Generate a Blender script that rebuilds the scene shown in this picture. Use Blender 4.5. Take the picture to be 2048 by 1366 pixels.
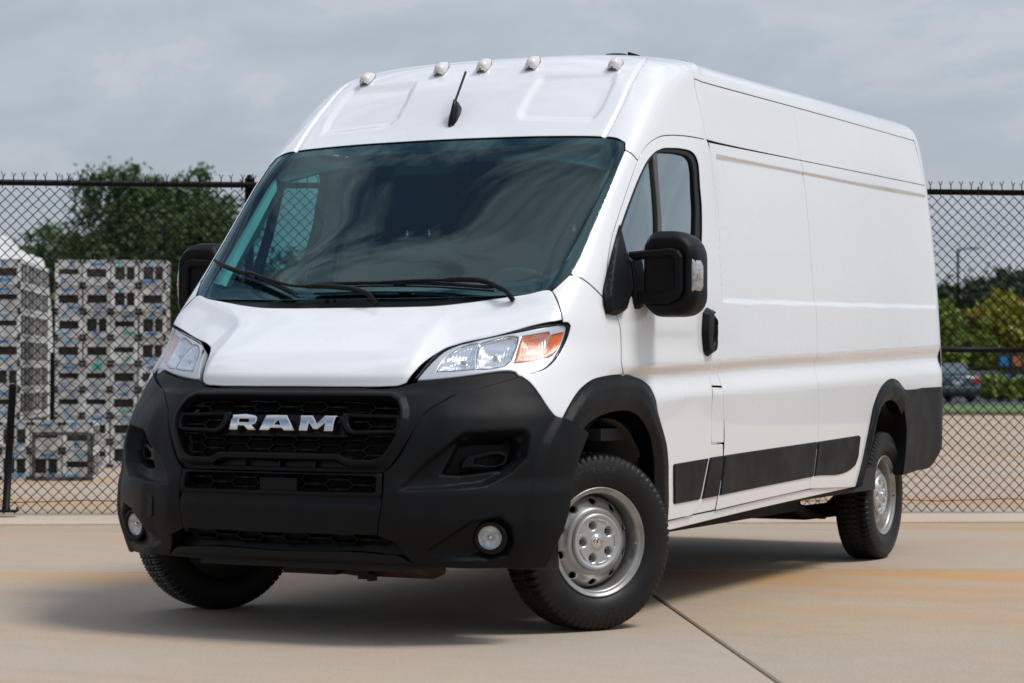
import bpy, math, random
import numpy as np
from mathutils import Vector, Matrix
from mathutils.geometry import delaunay_2d_cdt

R = math.radians
rng = np.random.default_rng(7)
random.seed(7)
for o in list(bpy.data.objects):
    bpy.data.objects.remove(o)
scene = bpy.context.scene
COL = scene.collection

# ---------------------------------------------------------------- camera
# metres; the van's own axes: +x its left side, +y rearwards from the front axle, z up
CAM = (4.7098, -8.5120, 1.0573)
YAW, PITCH, ROLL = R(-25.965), R(0.7845), R(0.156)
cd = bpy.data.cameras.new('camera')
cam = bpy.data.objects.new('camera', cd)
COL.objects.link(cam)
fwd = Vector((math.sin(YAW) * math.cos(PITCH), math.cos(YAW) * math.cos(PITCH), math.sin(PITCH)))
rgt = fwd.cross(Vector((0, 0, 1))).normalized()
upv = rgt.cross(fwd)
r2 = rgt * math.cos(ROLL) + upv * math.sin(ROLL)
u2 = upv * math.cos(ROLL) - rgt * math.sin(ROLL)
cam.matrix_world = Matrix(((r2.x, u2.x, -fwd.x, CAM[0]), (r2.y, u2.y, -fwd.y, CAM[1]), (r2.z, u2.z, -fwd.z, CAM[2]), (0, 0, 0, 1)))
cd.sensor_width = 36
cd.lens = 4519.6 / 2048 * 36
cd.clip_start = 0.1
cd.clip_end = 3000
cd.dof.use_dof = True
cd.dof.focus_distance = 10.8
cd.dof.aperture_fstop = 3.9
scene.camera = cam

# ---------------------------------------------------------------- sun, sky, exposure
SUN_EL, SUN_AZ = R(60), R(11)          # azimuth measured from +x towards +y
sund = bpy.data.lights.new('sun', 'SUN')
sund.energy = 2.25
sund.angle = R(17)
sund.color = (1.0, 0.975, 0.94)
sun = bpy.data.objects.new('sun', sund)
COL.objects.link(sun)
sdir = Vector((math.cos(SUN_EL) * math.cos(SUN_AZ), math.cos(SUN_EL) * math.sin(SUN_AZ), math.sin(SUN_EL)))
sun.rotation_euler = (-sdir).to_track_quat('-Z', 'Y').to_euler()
sun.location = sdir * 50

world = bpy.data.worlds.new('World')
scene.world = world
world.use_nodes = True
nt = world.node_tree
nt.nodes.clear()
def wn(t, **k):
    n = nt.nodes.new(t)
    for a, b in k.items():
        setattr(n, a, b)
    return n
def wmath(op, a, b=None, clamp=False):
    n = wn('ShaderNodeMath', operation=op, use_clamp=clamp)
    for i, v in enumerate((a, b)):
        if v is None:
            continue
        if isinstance(v, (int, float)):
            n.inputs[i].default_value = v
        else:
            nt.links.new(v, n.inputs[i])
    return n.outputs[0]
def wmix(fac, a, b, blend='MIX'):
    n = wn('ShaderNodeMix', data_type='RGBA', blend_type=blend)
    for i, v in ((0, fac), (6, a), (7, b)):
        if isinstance(v, (int, float, tuple)):
            n.inputs[i].default_value = v if not isinstance(v, tuple) else (*v, 1)
        else:
            nt.links.new(v, n.inputs[i])
    return n.outputs[2]
sky = wn('ShaderNodeTexSky', sky_type='NISHITA', sun_disc=False)
sky.sun_elevation = SUN_EL
sky.sun_rotation = R(90) - SUN_AZ
sky.air_density = 1.0
sky.dust_density = 2.0
tc = wn('ShaderNodeTexCoord')
sep = wn('ShaderNodeSeparateXYZ')
nt.links.new(tc.outputs['Generated'], sep.inputs[0])
zc = wmath('MAXIMUM', sep.outputs[2], 0.0)
den = wmath('ADD', zc, 0.35)
cmb = wn('ShaderNodeCombineXYZ')
nt.links.new(wmath('DIVIDE', sep.outputs[0], den), cmb.inputs[0])
nt.links.new(wmath('DIVIDE', sep.outputs[1], den), cmb.inputs[1])
mp = wn('ShaderNodeMapping')
mp.inputs['Rotation'].default_value = (0, 0, R(-25))
mp.inputs['Scale'].default_value = (0.75, 1.1, 1)
nt.links.new(cmb.outputs[0], mp.inputs[0])
n1 = wn('ShaderNodeTexNoise')
n1.inputs['Scale'].default_value = 6.0
n1.inputs['Detail'].default_value = 8
n1.inputs['Roughness'].default_value = 0.63
n1.inputs['Distortion'].default_value = 0.35
nt.links.new(mp.outputs[0], n1.inputs['Vector'])
n2 = wn('ShaderNodeTexNoise')
n2.inputs['Scale'].default_value = 3.0
n2.inputs['Detail'].default_value = 4
nt.links.new(cmb.outputs[0], n2.inputs['Vector'])
# cloud cover: closed towards the horizon, broken streaks overhead
cov = wn('ShaderNodeMapRange', clamp=True)
nt.links.new(n1.outputs[0], cov.inputs[0])
cov.inputs[1].default_value = 0.43
cov.inputs[2].default_value = 0.57
lowc = wn('ShaderNodeMapRange', clamp=True)
nt.links.new(zc, lowc.inputs[0])
lowc.inputs[1].default_value = 0.55
lowc.inputs[2].default_value = 0.22
cover = wmath('MAXIMUM', cov.outputs[0], wmath('MULTIPLY', lowc.outputs[0], 0.90))
shade = wn('ShaderNodeMapRange', clamp=True)
nt.links.new(wmath('ADD', wmath('MULTIPLY', n1.outputs[0], 0.6), wmath('MULTIPLY', n2.outputs[0], 0.4)), shade.inputs[0])
shade.inputs[1].default_value = 0.34
shade.inputs[2].default_value = 0.64
cloud = wmix(shade.outputs[0], (8.6, 9.8, 11.2), (11.6, 12.6, 13.9))
# overcast luminance, brighter overhead than at the horizon
lum = wmath('MULTIPLY', wmath('ADD', wmath('MULTIPLY', zc, 1.2), 1.0), 0.36)
lumc = wn('ShaderNodeCombineColor')
for i in range(3):
    nt.links.new(lum, lumc.inputs[i])
cloudl = wmix(1.0, cloud, lumc.outputs[0], 'MULTIPLY')
skyc = wmix(cover, sky.outputs[0], cloudl)
bg = wn('ShaderNodeBackground')
bg.inputs[1].default_value = 0.1
nt.links.new(skyc, bg.inputs[0])
wo = wn('ShaderNodeOutputWorld')
nt.links.new(bg.outputs[0], wo.inputs[0])

vs = scene.view_settings
vs.view_transform = 'Standard'
vs.look = 'None'
vs.exposure = 0.17
vs.gamma = 1.0
vs.use_curve_mapping = False
scene.render.engine = 'CYCLES'
scene.cycles.max_bounces = 10
scene.cycles.transparent_max_bounces = 16
scene.cycles.use_denoising = True
scene.cycles.use_adaptive_sampling = False
scene.cycles.sample_clamp_indirect = 6.0

# ---------------------------------------------------------------- materials
MATS = {}
def mat(name, col, rough=0.6, metal=0.0, coat=0.0, spec=0.5, bump=0.0, bscale=200.0, var=0.0, vscale=4.0, col2=None,
        emit=None, island=0.0, trans=0.0, coord='Object', coat_r=0.03, rvar=0.0, stretch=None):
    if name in MATS:
        return MATS[name]
    m = bpy.data.materials.new(name)
    m.use_nodes = True
    t = m.node_tree
    b = t.nodes['Principled BSDF']
    b.inputs['Base Color'].default_value = (*col, 1)
    b.inputs['Roughness'].default_value = rough
    b.inputs['Metallic'].default_value = metal
    b.inputs['Specular IOR Level'].default_value = spec
    b.inputs['Coat Weight'].default_value = coat
    b.inputs['Coat Roughness'].default_value = coat_r
    b.inputs['Transmission Weight'].default_value = trans
    if emit:
        b.inputs['Emission Color'].default_value = (*emit[:3], 1)
        b.inputs['Emission Strength'].default_value = emit[3]
    if var or bump or col2 or rvar:
        tcn = t.nodes.new('ShaderNodeTexCoord')
        src = tcn.outputs[coord]
        if stretch:
            mpn = t.nodes.new('ShaderNodeMapping')
            mpn.inputs['Scale'].default_value = stretch
            t.links.new(src, mpn.inputs[0])
            src = mpn.outputs[0]
    if var or col2 or rvar:
        nz = t.nodes.new('ShaderNodeTexNoise')
        nz.inputs['Scale'].default_value = vscale
        nz.inputs['Detail'].default_value = 6
        t.links.new(src, nz.inputs['Vector'])
        rm = t.nodes.new('ShaderNodeMapRange')
        rm.inputs[1].default_value = 0.32
        rm.inputs[2].default_value = 0.68
        t.links.new(nz.outputs[0], rm.inputs[0])
        if var or col2:
            mx = t.nodes.new('ShaderNodeMix')
            mx.data_type = 'RGBA'
            c2 = col2 if col2 else tuple(c * (1 - var) for c in col)
            mx.inputs[6].default_value = (*col, 1)
            mx.inputs[7].default_value = (*c2, 1)
            t.links.new(rm.outputs[0], mx.inputs[0])
            t.links.new(mx.outputs[2], b.inputs['Base Color'])
        if rvar:
            r3 = t.nodes.new('ShaderNodeMapRange')
            r3.inputs[3].default_value = rough - rvar
            r3.inputs[4].default_value = rough + rvar
            t.links.new(rm.outputs[0], r3.inputs[0])
            t.links.new(r3.outputs[0], b.inputs['Roughness'])
    if bump:
        bz = t.nodes.new('ShaderNodeTexNoise')
        bz.inputs['Scale'].default_value = bscale
        bz.inputs['Detail'].default_value = 3
        t.links.new(src, bz.inputs['Vector'])
        bn = t.nodes.new('ShaderNodeBump')
        bn.inputs['Strength'].default_value = bump
        bn.inputs['Distance'].default_value = 0.002
        t.links.new(bz.outputs[0], bn.inputs['Height'])
        t.links.new(bn.outputs[0], b.inputs['Normal'])
    if island:
        g = t.nodes.new('ShaderNodeNewGeometry')
        hs = t.nodes.new('ShaderNodeHueSaturation')
        hs.inputs['Color'].default_value = (*col, 1)
        mr = t.nodes.new('ShaderNodeMapRange')
        mr.inputs[3].default_value = 1 - island
        mr.inputs[4].default_value = 1 + island
        t.links.new(g.outputs['Random Per Island'], mr.inputs[0])
        t.links.new(mr.outputs[0], hs.inputs['Value'])
        mr2 = t.nodes.new('ShaderNodeMapRange')
        mr2.inputs[3].default_value = 0.5 - island * 0.05
        mr2.inputs[4].default_value = 0.5 + island * 0.05
        wnz = t.nodes.new('ShaderNodeTexWhiteNoise')
        wnz.noise_dimensions = '1D'
        t.links.new(g.outputs['Random Per Island'], wnz.inputs['W'])
        t.links.new(wnz.outputs['Value'], mr2.inputs[0])
        t.links.new(mr2.outputs[0], hs.inputs['Hue'])
        if col2:
            t.links.new(t.nodes['Mix'].outputs[2], hs.inputs['Color'])
        t.links.new(hs.outputs[0], b.inputs['Base Color'])
    MATS[name] = m
    return m

def glass(name, tint, ior=1.5, rough=0.0, gcol=(1, 1, 1), gain=1.0):
    """thin pane: clear tint straight through, mirror reflection by Fresnel"""
    if name in MATS:
        return MATS[name]
    m = bpy.data.materials.new(name)
    m.use_nodes = True
    t = m.node_tree
    t.nodes.clear()
    tr = t.nodes.new('ShaderNodeBsdfTransparent')
    tr.inputs[0].default_value = (*tint, 1)
    gl = t.nodes.new('ShaderNodeBsdfGlossy')
    gl.inputs['Roughness'].default_value = rough
    gl.inputs['Color'].default_value = (*gcol, 1)
    # Schlick reflectance of a pane, front and back face together
    lw = t.nodes.new('ShaderNodeLayerWeight')
    lw.inputs[0].default_value = 0.5
    f0 = ((ior - 1) / (ior + 1)) ** 2
    p5 = t.nodes.new('ShaderNodeMath'); p5.operation = 'POWER'; p5.inputs[1].default_value = 5.0
    t.links.new(lw.outputs['Facing'], p5.inputs[0])
    m1 = t.nodes.new('ShaderNodeMath'); m1.operation = 'MULTIPLY_ADD'; m1.use_clamp = True
    m1.inputs[1].default_value = (1 - f0) * 1.7 * gain; m1.inputs[2].default_value = f0 * 1.85 * gain
    t.links.new(p5.outputs[0], m1.inputs[0])
    mx = t.nodes.new('ShaderNodeMixShader')
    t.links.new(m1.outputs[0], mx.inputs[0])
    t.links.new(tr.outputs[0], mx.inputs[1])
    t.links.new(gl.outputs[0], mx.inputs[2])
    ou = t.nodes.new('ShaderNodeOutputMaterial')
    t.links.new(mx.outputs[0], ou.inputs[0])
    MATS[name] = m
    return m

# ---------------------------------------------------------------- object helpers
def tag(o, label=None, cat=None, group=None, kind=None):
    if label: o['label'] = label
    if cat: o['category'] = cat
    if group: o['group'] = group
    if kind: o['kind'] = kind
    return o
def link(name, me, parent=None):
    o = bpy.data.objects.new(name, me)
    COL.objects.link(o)
    if parent is not None:
        o.parent = parent
    return o
def empty(name, loc=(0, 0, 0), rz=0.0, parent=None):
    o = link(name, None, parent)
    o.empty_display_size = 0.2
    o.location = loc
    o.rotation_euler = (0, 0, rz)
    return o
def mesh(name, v, f, m, smooth=False, normals=None):
    me = bpy.data.meshes.new(name)
    me.from_pydata([tuple(p) for p in np.asarray(v, float).tolist()], [], [tuple(q) for q in f])
    if m is not None:
        me.materials.append(m)
    if smooth:
        me.polygons.foreach_set('use_smooth', [True] * len(me.polygons))
    me.update()
    if normals is not None:
        me.normals_split_custom_set_from_vertices([tuple(n) for n in np.asarray(normals).tolist()])
    return me
def obj(name, v, f, m, parent=None, smooth=False, normals=None):
    return link(name, mesh(name, v, f, m, smooth, normals), parent)

class MB:
    """collects simple solids into one mesh"""
    def __init__(s):
        s.v = []; s.f = []; s.sm = []
    def add(s, v, f, smooth=False):
        k = len(s.v)
        s.v += [tuple(map(float, p)) for p in v]
        s.f += [tuple(k + i for i in q) for q in f]
        s.sm += [smooth] * len(f)
        return s
    def box(s, c, d, M=None, ch=0.0):
        x, y, z = d[0] / 2, d[1] / 2, d[2] / 2
        if ch <= 0:
            v = [(a * x, b * y, e * z) for e in (-1, 1) for b in (-1, 1) for a in (-1, 1)]
            f = [(0, 2, 3, 1), (4, 5, 7, 6), (0, 1, 5, 4), (2, 6, 7, 3), (0, 4, 6, 2), (1, 3, 7, 5)]
        else:
            v = []; f = []
            def ring(z0, q):
                return [(-x + q, -y, z0), (x - q, -y, z0), (x, -y + q, z0), (x, y - q, z0), (x - q, y, z0), (-x + q, y, z0), (-x, y - q, z0), (-x, -y + q, z0)]
            def sc(rg, z0):
                return [(a * (1 - ch / x), b * (1 - ch / y), z0) for a, b, _ in rg]
            r0 = ring(0, ch)
            v = sc(r0, -z) + [(a, b, -z + ch) for a, b, _ in r0] + [(a, b, z - ch) for a, b, _ in r0] + sc(r0, z)
            f = [tuple(range(7, -1, -1)), tuple(range(24, 32))]
            for k in range(3):
                for i in range(8):
                    j = (i + 1) % 8
                    f.append((8 * k + i, 8 * k + j, 8 * k + 8 + j, 8 * k + 8 + i))
        v = [Vector(p) for p in v]
        if M is not None:
            v = [M @ p for p in v]
        return s.add([p + Vector(c) for p in v], f)
    def tube(s, pts, r, n=8, caps=True, smooth=True):
        pts = [Vector(p) for p in pts]
        rs = r if isinstance(r, (list, tuple)) else [r] * len(pts)
        v = []; f = []
        ref = Vector((0, 0, 1))
        d0 = (pts[1] - pts[0]).normalized()
        if abs(d0.z) > 0.9:
            ref = Vector((1, 0, 0))
        for i, p in enumerate(pts):
            d = (pts[min(i + 1, len(pts) - 1)] - pts[max(i - 1, 0)]).normalized()
            a = d.cross(ref).normalized(); b = a.cross(d)
            for k in range(n):
                t = 2 * math.pi * k / n
                v.append(p + (a * math.cos(t) + b * math.sin(t)) * rs[i])
        for i in range(len(pts) - 1):
            for k in range(n):
                f.append((i * n + k, i * n + (k + 1) % n, (i + 1) * n + (k + 1) % n, (i + 1) * n + k))
        s.add(v, f, smooth)
        if caps:
            k0 = len(s.v) - len(v)
            s.f.append(tuple(k0 + i for i in range(n))); s.sm.append(False)
            s.f.append(tuple(k0 + (len(pts) - 1) * n + i for i in range(n - 1, -1, -1))); s.sm.append(False)
        return s
    def lathe(s, prof, n=48, M=None, smooth=True, closed=False):
        """profile of (radius, axial) turned about local x; M places it"""
        v = []; f = []
        m = len(prof)
        for k in range(n):
            t = 2 * math.pi * k / n
            for r, a in prof:
                v.append(Vector((a, r * math.cos(t), r * math.sin(t))))
        for k in range(n):
            q = (k + 1) % n
            for i in range(m - 1):
                f.append((k * m + i, k * m + i + 1, q * m + i + 1, q * m + i))
        if M is not None:
            v = [M @ p for p in v]
        return s.add(v, f, smooth)
    def prism(s, poly, z0, z1, M=None, ch=0.0):
        """polygon in local xy pulled from z0 to z1 with a chamfered top"""
        p = np.array(poly, float)
        ar = 0.5 * np.sum(p[:, 0] * np.roll(p[:, 1], -1) - np.roll(p[:, 0], -1) * p[:, 1])
        if ar < 0:
            p = p[::-1]
        n = len(p)
        q = offset2d(p, ch) if ch else None
        rings = [[(a, b, z0) for a, b in p]]
        if ch:
            rings.append([(a, b, z1 - ch) for a, b in p]); rings.append([(a, b, z1) for a, b in q])
        else:
            rings.append([(a, b, z1) for a, b in p])
        v = [Vector(x) for rg in rings for x in rg]
        f = [tuple(range(n - 1, -1, -1)), tuple(range((len(rings) - 1) * n, len(rings) * n))]
        for k in range(len(rings) - 1):
            for i in range(n):
                j = (i + 1) % n
                f.append((k * n + i, k * n + j, (k + 1) * n + j, (k + 1) * n + i))
        if M is not None:
            v = [M @ x for x in v]
        return s.add(v, f)
    def build(s, name, m, parent=None):
        me = bpy.data.meshes.new(name)
        me.from_pydata(s.v, [], s.f)
        me.materials.append(m)
        me.polygons.foreach_set('use_smooth', s.sm)
        me.update()
        return link(name, me, parent)

def offset2d(p, d):
    """inward offset of a counter-clockwise polygon"""
    e = np.roll(p, -1, 0) - p
    e /= np.maximum(np.linalg.norm(e, axis=1), 1e-9)[:, None]
    nrm = np.stack([-e[:, 1], e[:, 0]], 1)
    a = nrm + np.roll(nrm, 1, 0)
    l2 = np.maximum((a * a).sum(1), 0.5)
    return p + a * (2 * d / l2)[:, None]
def inpoly(q, poly):
    x, y = q[:, 0], q[:, 1]
    c = np.zeros(len(q), bool)
    a = poly; b = np.roll(poly, -1, 0)
    for (x0, y0), (x1, y1) in zip(a, b):
        if y0 == y1:
            continue
        m = ((y0 > y) != (y1 > y)) & (x < (x1 - x0) * (y - y0) / (y1 - y0) + x0)
        c ^= m
    return c
def segdist(q, poly, closed=True):
    a = np.asarray(poly, float)
    b = np.roll(a, -1, 0) if closed else a[1:]
    a = a if closed else a[:-1]
    best = np.full(len(q), 1e9)
    for p0, p1 in zip(a, b):
        d = p1 - p0
        L = max(d @ d, 1e-12)
        t = np.clip(((q - p0) @ d) / L, 0, 1)
        best = np.minimum(best, np.linalg.norm(q - p0 - t[:, None] * d, axis=1))
    return best
def sdist(q, poly):
    d = segdist(q, poly)
    return np.where(inpoly(q, np.asarray(poly, float)), -d, d)
def sstep(x):
    x = np.clip(x, 0, 1)
    return x * x * (3 - 2 * x)
def resample(ctrl, step=0.012, corner=38.0, closed=True):
    """smooth curve through control points, keeping real corners"""
    p = np.array(ctrl, float)
    n = len(p)
    if closed and np.linalg.norm(p[0] - p[-1]) < 1e-6:
        p = p[:-1]; n -= 1
    def ang(i):
        a = p[i] - p[i - 1]; b = p[(i + 1) % n] - p[i]
        return abs(math.degrees(math.atan2(a[0] * b[1] - a[1] * b[0], a @ b)))
    cor = [i for i in range(n) if ang(i) > corner] if closed else [0, n - 1]
    if closed and not cor:
        cor = [0]
    out = []
    idx = list(range(n))
    runs = []
    if closed:
        for k, c in enumerate(cor):
            e = cor[(k + 1) % len(cor)]
            r = [c]; i = c
            while True:
                i = (i + 1) % n; r.append(i)
                if i == e: break
            runs.append(r)
    else:
        runs = [idx] if len(idx) > 1 else []
        cor = [i for i in range(1, n - 1) if ang(i) > corner]
        cuts = [0] + cor + [n - 1]
        runs = [list(range(cuts[k], cuts[k + 1] + 1)) for k in range(len(cuts) - 1)]
    for r in runs:
        q = p[r]
        ext = np.vstack([2 * q[0] - q[1], q, 2 * q[-1] - q[-2]])
        for i in range(len(q) - 1):
            a, b, c, d = ext[i], ext[i + 1], ext[i + 2], ext[i + 3]
            L = np.linalg.norm(c - b)
            la, lc = max(np.linalg.norm(b - a), 1e-6), max(np.linalg.norm(d - c), 1e-6)
            m0 = ((b - a) / la * L + (c - b) * la / L * 1.0) / (1 + la / L) if L > 0 else c - b
            m1 = ((d - c) / lc * L + (c - b) * lc / L * 1.0) / (1 + lc / L) if L > 0 else c - b
            k = max(1, int(L / step))
            for j in range(k):
                t = j / k
                h = 2 * t**3 - 3 * t**2 + 1, t**3 - 2 * t**2 + t, -2 * t**3 + 3 * t**2, t**3 - t**2
                out.append(h[0] * b + h[1] * m0 + h[2] * c + h[3] * m1)
    if not closed:
        out.append(p[-1])
    return np.array(out)
def ccw(p):
    p = np.asarray(p, float)
    ar = 0.5 * np.sum(p[:, 0] * np.roll(p[:, 1], -1) - np.roll(p[:, 0], -1) * p[:, 1])
    return p if ar > 0 else p[::-1].copy()
def triangulate(loops, inner):
    """2D mesh of the first loop minus the others, with extra inner points"""
    pts = []; edges = []; rngs = []
    for lp in loops:
        k = len(pts); n = len(lp)
        pts += [Vector((float(a), float(b))) for a, b in lp]
        edges += [(k + i, k + (i + 1) % n) for i in range(n)]
        rngs.append((k, n))
    pts += [Vector((float(a), float(b))) for a, b in inner]
    vo, eo, fo, ov, oe, of = delaunay_2d_cdt(pts, edges, [], 0, 1e-6)
    V = np.array([(a.x, a.y) for a in vo])
    F = np.array([f for f in fo if len(f) == 3])
    cen = V[F].mean(1)
    keep = inpoly(cen, loops[0])
    for h in loops[1:]:
        keep &= ~inpoly(cen, h)
    F = F[keep]
    inv = {}
    for i, l in enumerate(ov):
        for j in l:
            inv[j] = i
    rings = [[inv.get(k + i, 0) for i in range(n)] for k, n in rngs]
    return V, F, rings
def round_rect(x0, x1, z0, z1, rr, n=6):
    p = []
    for cx, cz, a0 in ((x1 - rr[0], z1 - rr[0], 0), (x0 + rr[1], z1 - rr[1], 90), (x0 + rr[2], z0 + rr[2], 180), (x1 - rr[3], z0 + rr[3], 270)):
        r_ = rr[(0, 1, 2, 3)[[0, 90, 180, 270].index(a0)]]
        for k in range(n + 1):
            a = R(a0 + 90 * k / n)
            p.append((cx + r_ * math.cos(a), cz + r_ * math.sin(a)))
    return p
def loft(sections, m, name, parent, flip=False, caps=True):
    n = len(sections[0]); v = [p for s in sections for p in s]; f = []
    for i in range(len(sections) - 1):
        for k in range(n):
            j = (k + 1) % n
            f.append((i * n + k, i * n + j, (i + 1) * n + j, (i + 1) * n + k))
    if caps:
        f.append(tuple(range(n - 1, -1, -1))); f.append(tuple((len(sections) - 1) * n + k for k in range(n)))
    if flip:
        f = [q[::-1] for q in f]
    o = obj(name, v, f, m, parent, True)
    return o
TYRE = mat('tyre_rubber', (.0065, .006, .006), .5, spec=.3, bump=.2, bscale=300, col2=(.012, .011, .010), vscale=9)
# ================================================================ THE PLACE
# yard axes: a along the fence, b away from the camera
AX = Vector((.8616, .5075, 0)); BX = Vector((-.5075, .8616, 0)); YROT = math.atan2(.5075, .8616)
def yd(a, b, z=0.0):
    return AX * a + BX * b + Vector((0, 0, z))
CAMV = Vector(CAM)
def far(px, py_, Z):
    """point seen right (px metres per metre of depth) and above the camera axis at depth Z"""
    return CAMV + fwd * Z + rgt * px * Z + upv * py_ * Z

def concrete(name, base, stain, grey, sc=1.0, lines=True):
    m = bpy.data.materials.new(name); m.use_nodes = True; t = m.node_tree; b = t.nodes['Principled BSDF']
    tcn = t.nodes.new('ShaderNodeTexCoord'); src = tcn.outputs['Object']
    def noise(scale, detail, st, rough=.55, off=(0, 0, 0)):
        mpn = t.nodes.new('ShaderNodeMapping'); mpn.inputs['Scale'].default_value = st; mpn.inputs['Rotation'].default_value = (0, 0, -YROT); mpn.inputs['Location'].default_value = off
        mpn.vector_type = 'POINT'
        t.links.new(src, mpn.inputs[0])
        n = t.nodes.new('ShaderNodeTexNoise'); n.inputs['Scale'].default_value = scale; n.inputs['Detail'].default_value = detail; n.inputs['Roughness'].default_value = rough
        t.links.new(mpn.outputs[0], n.inputs['Vector']); return n.outputs[0]
    def rng_(v, a, c, lo=0.0, hi=1.0):
        r_ = t.nodes.new('ShaderNodeMapRange'); r_.inputs[1].default_value = a; r_.inputs[2].default_value = c; r_.inputs[3].default_value = lo; r_.inputs[4].default_value = hi
        t.links.new(v, r_.inputs[0]); return r_.outputs[0]
    def mix(f, a, c, bl='MIX'):
        x = t.nodes.new('ShaderNodeMix'); x.data_type = 'RGBA'; x.blend_type = bl
        for i, v in ((0, f), (6, a), (7, c)):
            if isinstance(v, tuple): x.inputs[i].default_value = (*v, 1)
            elif isinstance(v, (int, float)): x.inputs[i].default_value = v
            else: t.links.new(v, x.inputs[i])
        return x.outputs[2]
    c = mix(rng_(noise(.55, 5, (.5, 1.1, 1)), .42, .66), base, grey)
    c = mix(rng_(noise(.8, 6, (.16, .75, 1), .6, (3.1, .4, 0)), .47, .68, 0, .95), c, stain)
    c = mix(rng_(noise(7, 8, (1, 1, 1), .7), .35, .75, 0, .30), c, tuple(x * .72 for x in grey))
    c = mix(rng_(noise(70, 4, (1, 1, 1), .7), .40, .62, 0, .42), c, tuple(x * .52 for x in base))
    c = mix(rng_(noise(2.6, 7, (.6, 1.3, 1), .65, (9, 4, 0)), .52, .72, 0, .35), c, tuple(x * .62 for x in grey))
    mb_ = t.nodes.new('ShaderNodeMapping'); mb_.inputs['Rotation'].default_value = (0, 0, -YROT); t.links.new(src, mb_.inputs[0])
    sx_ = t.nodes.new('ShaderNodeSeparateXYZ'); t.links.new(mb_.outputs[0], sx_.inputs[0])
    def mth(op, x, y):
        n = t.nodes.new('ShaderNodeMath'); n.operation = op; n.use_clamp = True
        for i, v in ((0, x), (1, y)):
            if isinstance(v, (int, float)): n.inputs[i].default_value = v
            else: t.links.new(v, n.inputs[i])
        return n.outputs[0]
    bandn = rng_(noise(1.3, 6, (.45, 1.0, 1), .6, (1.7, 5.2, 0)), .36, .62)
    band = mth('MULTIPLY', rng_(sx_.outputs[1], .55, 1.9), rng_(sx_.outputs[1], 2.32, 2.26))
    c = mix(mth('MULTIPLY', mth('MULTIPLY', band, bandn), .85), c, stain)
    band2 = mth('MULTIPLY', rng_(sx_.outputs[1], 3.1, 3.9), rng_(sx_.outputs[1], 4.9, 4.1))
    c = mix(mth('MULTIPLY', mth('MULTIPLY', band2, bandn), .55), c, (.42, .26, .17))
    oi = t.nodes.new('ShaderNodeObjectInfo')
    c = mix(rng_(oi.outputs['Random'], 0, 1, 0, .22), c, tuple(x * 1.18 for x in grey))
    sp = noise(26, 2, (.6, 1.6, 1), .5, (7, 2, 0))
    c = mix(rng_(sp, .735, .76, 0, .55), c, (.10, .085, .07))
    t.links.new(c, b.inputs['Base Color'])
    b.inputs['Roughness'].default_value = .85
    b.inputs['Specular IOR Level'].default_value = .3
    bn = t.nodes.new('ShaderNodeBump'); bn.inputs['Strength'].default_value = .35; bn.inputs['Distance'].default_value = .004
    t.links.new(noise(220, 4, (1, 1, 1)), bn.inputs['Height']); t.links.new(bn.outputs[0], b.inputs['Normal'])
    return m
CONC = concrete('tan_concrete', (.44, .345, .25), (.48, .255, .09), (.42, .358, .30))
JOINT = mat('joint_dirt', (.035, .03, .026), .9)
ground = obj('ground', [(-900, -900, -.016), (900, -900, -.016), (900, 900, -.016), (-900, 900, -.016)], [(0, 1, 2, 3)], mat('joint_earth', (.06, .052, .045), .95, var=.3, vscale=2), None)
tag(ground, kind='structure')
pave = empty('pavement'); tag(pave, kind='structure')
JA = [-21.7, -16.9, -12.5, -7.9, -3.34, 1.262, 5.86, 8.35, 13, 18, 24]
JB = [-16, -11, -6.6, -2.75, 2.30, 5.36, 9.6, 14.4, 19.5, 25, 31, 38, 46, 57]
for i in range(len(JA) - 1):
    for j in range(len(JB) - 1):
        a0, a1, b0, b1 = JA[i], JA[i+1], JB[j], JB[j+1]
        g = .0065
        rg = []
        for ins, z in ((g, -.03), (g, -.006), (g + .007, 0.0)):
            rg.append([yd(a0 + ins, b0 + min(ins, .012), z), yd(a1 - ins, b0 + min(ins, .012), z), yd(a1 - ins, b1 - min(ins, .012), z), yd(a0 + ins, b1 - min(ins, .012), z)])
        v = [p for r_ in rg for p in r_]
        f = [(8, 9, 10, 11)]
        for k in range(2):
            for e in range(4):
                n = (e + 1) % 4
                f.append((4 * k + e, 4 * k + n, 4 * k + 4 + n, 4 * k + 4 + e))
        obj('slab', v, f, CONC, pave)
# pale strip the fence stands on
STRIP = concrete('pale_concrete', (.58, .47, .36), (.50, .35, .22), (.52, .45, .38))
o = MB()
for a in (-14, -8.5, -3, 2.5, 8):
    M = Matrix.Translation(yd(a + 2.745, 6.62, -.02)) @ Matrix.Rotation(YROT, 4, 'Z')
    o.box(M.translation, (5.47, 1.25, .07), Matrix.Rotation(YROT, 3, 'Z'), .008)
st = o.build('kerb_strip', STRIP); tag(st, kind='structure')

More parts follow.
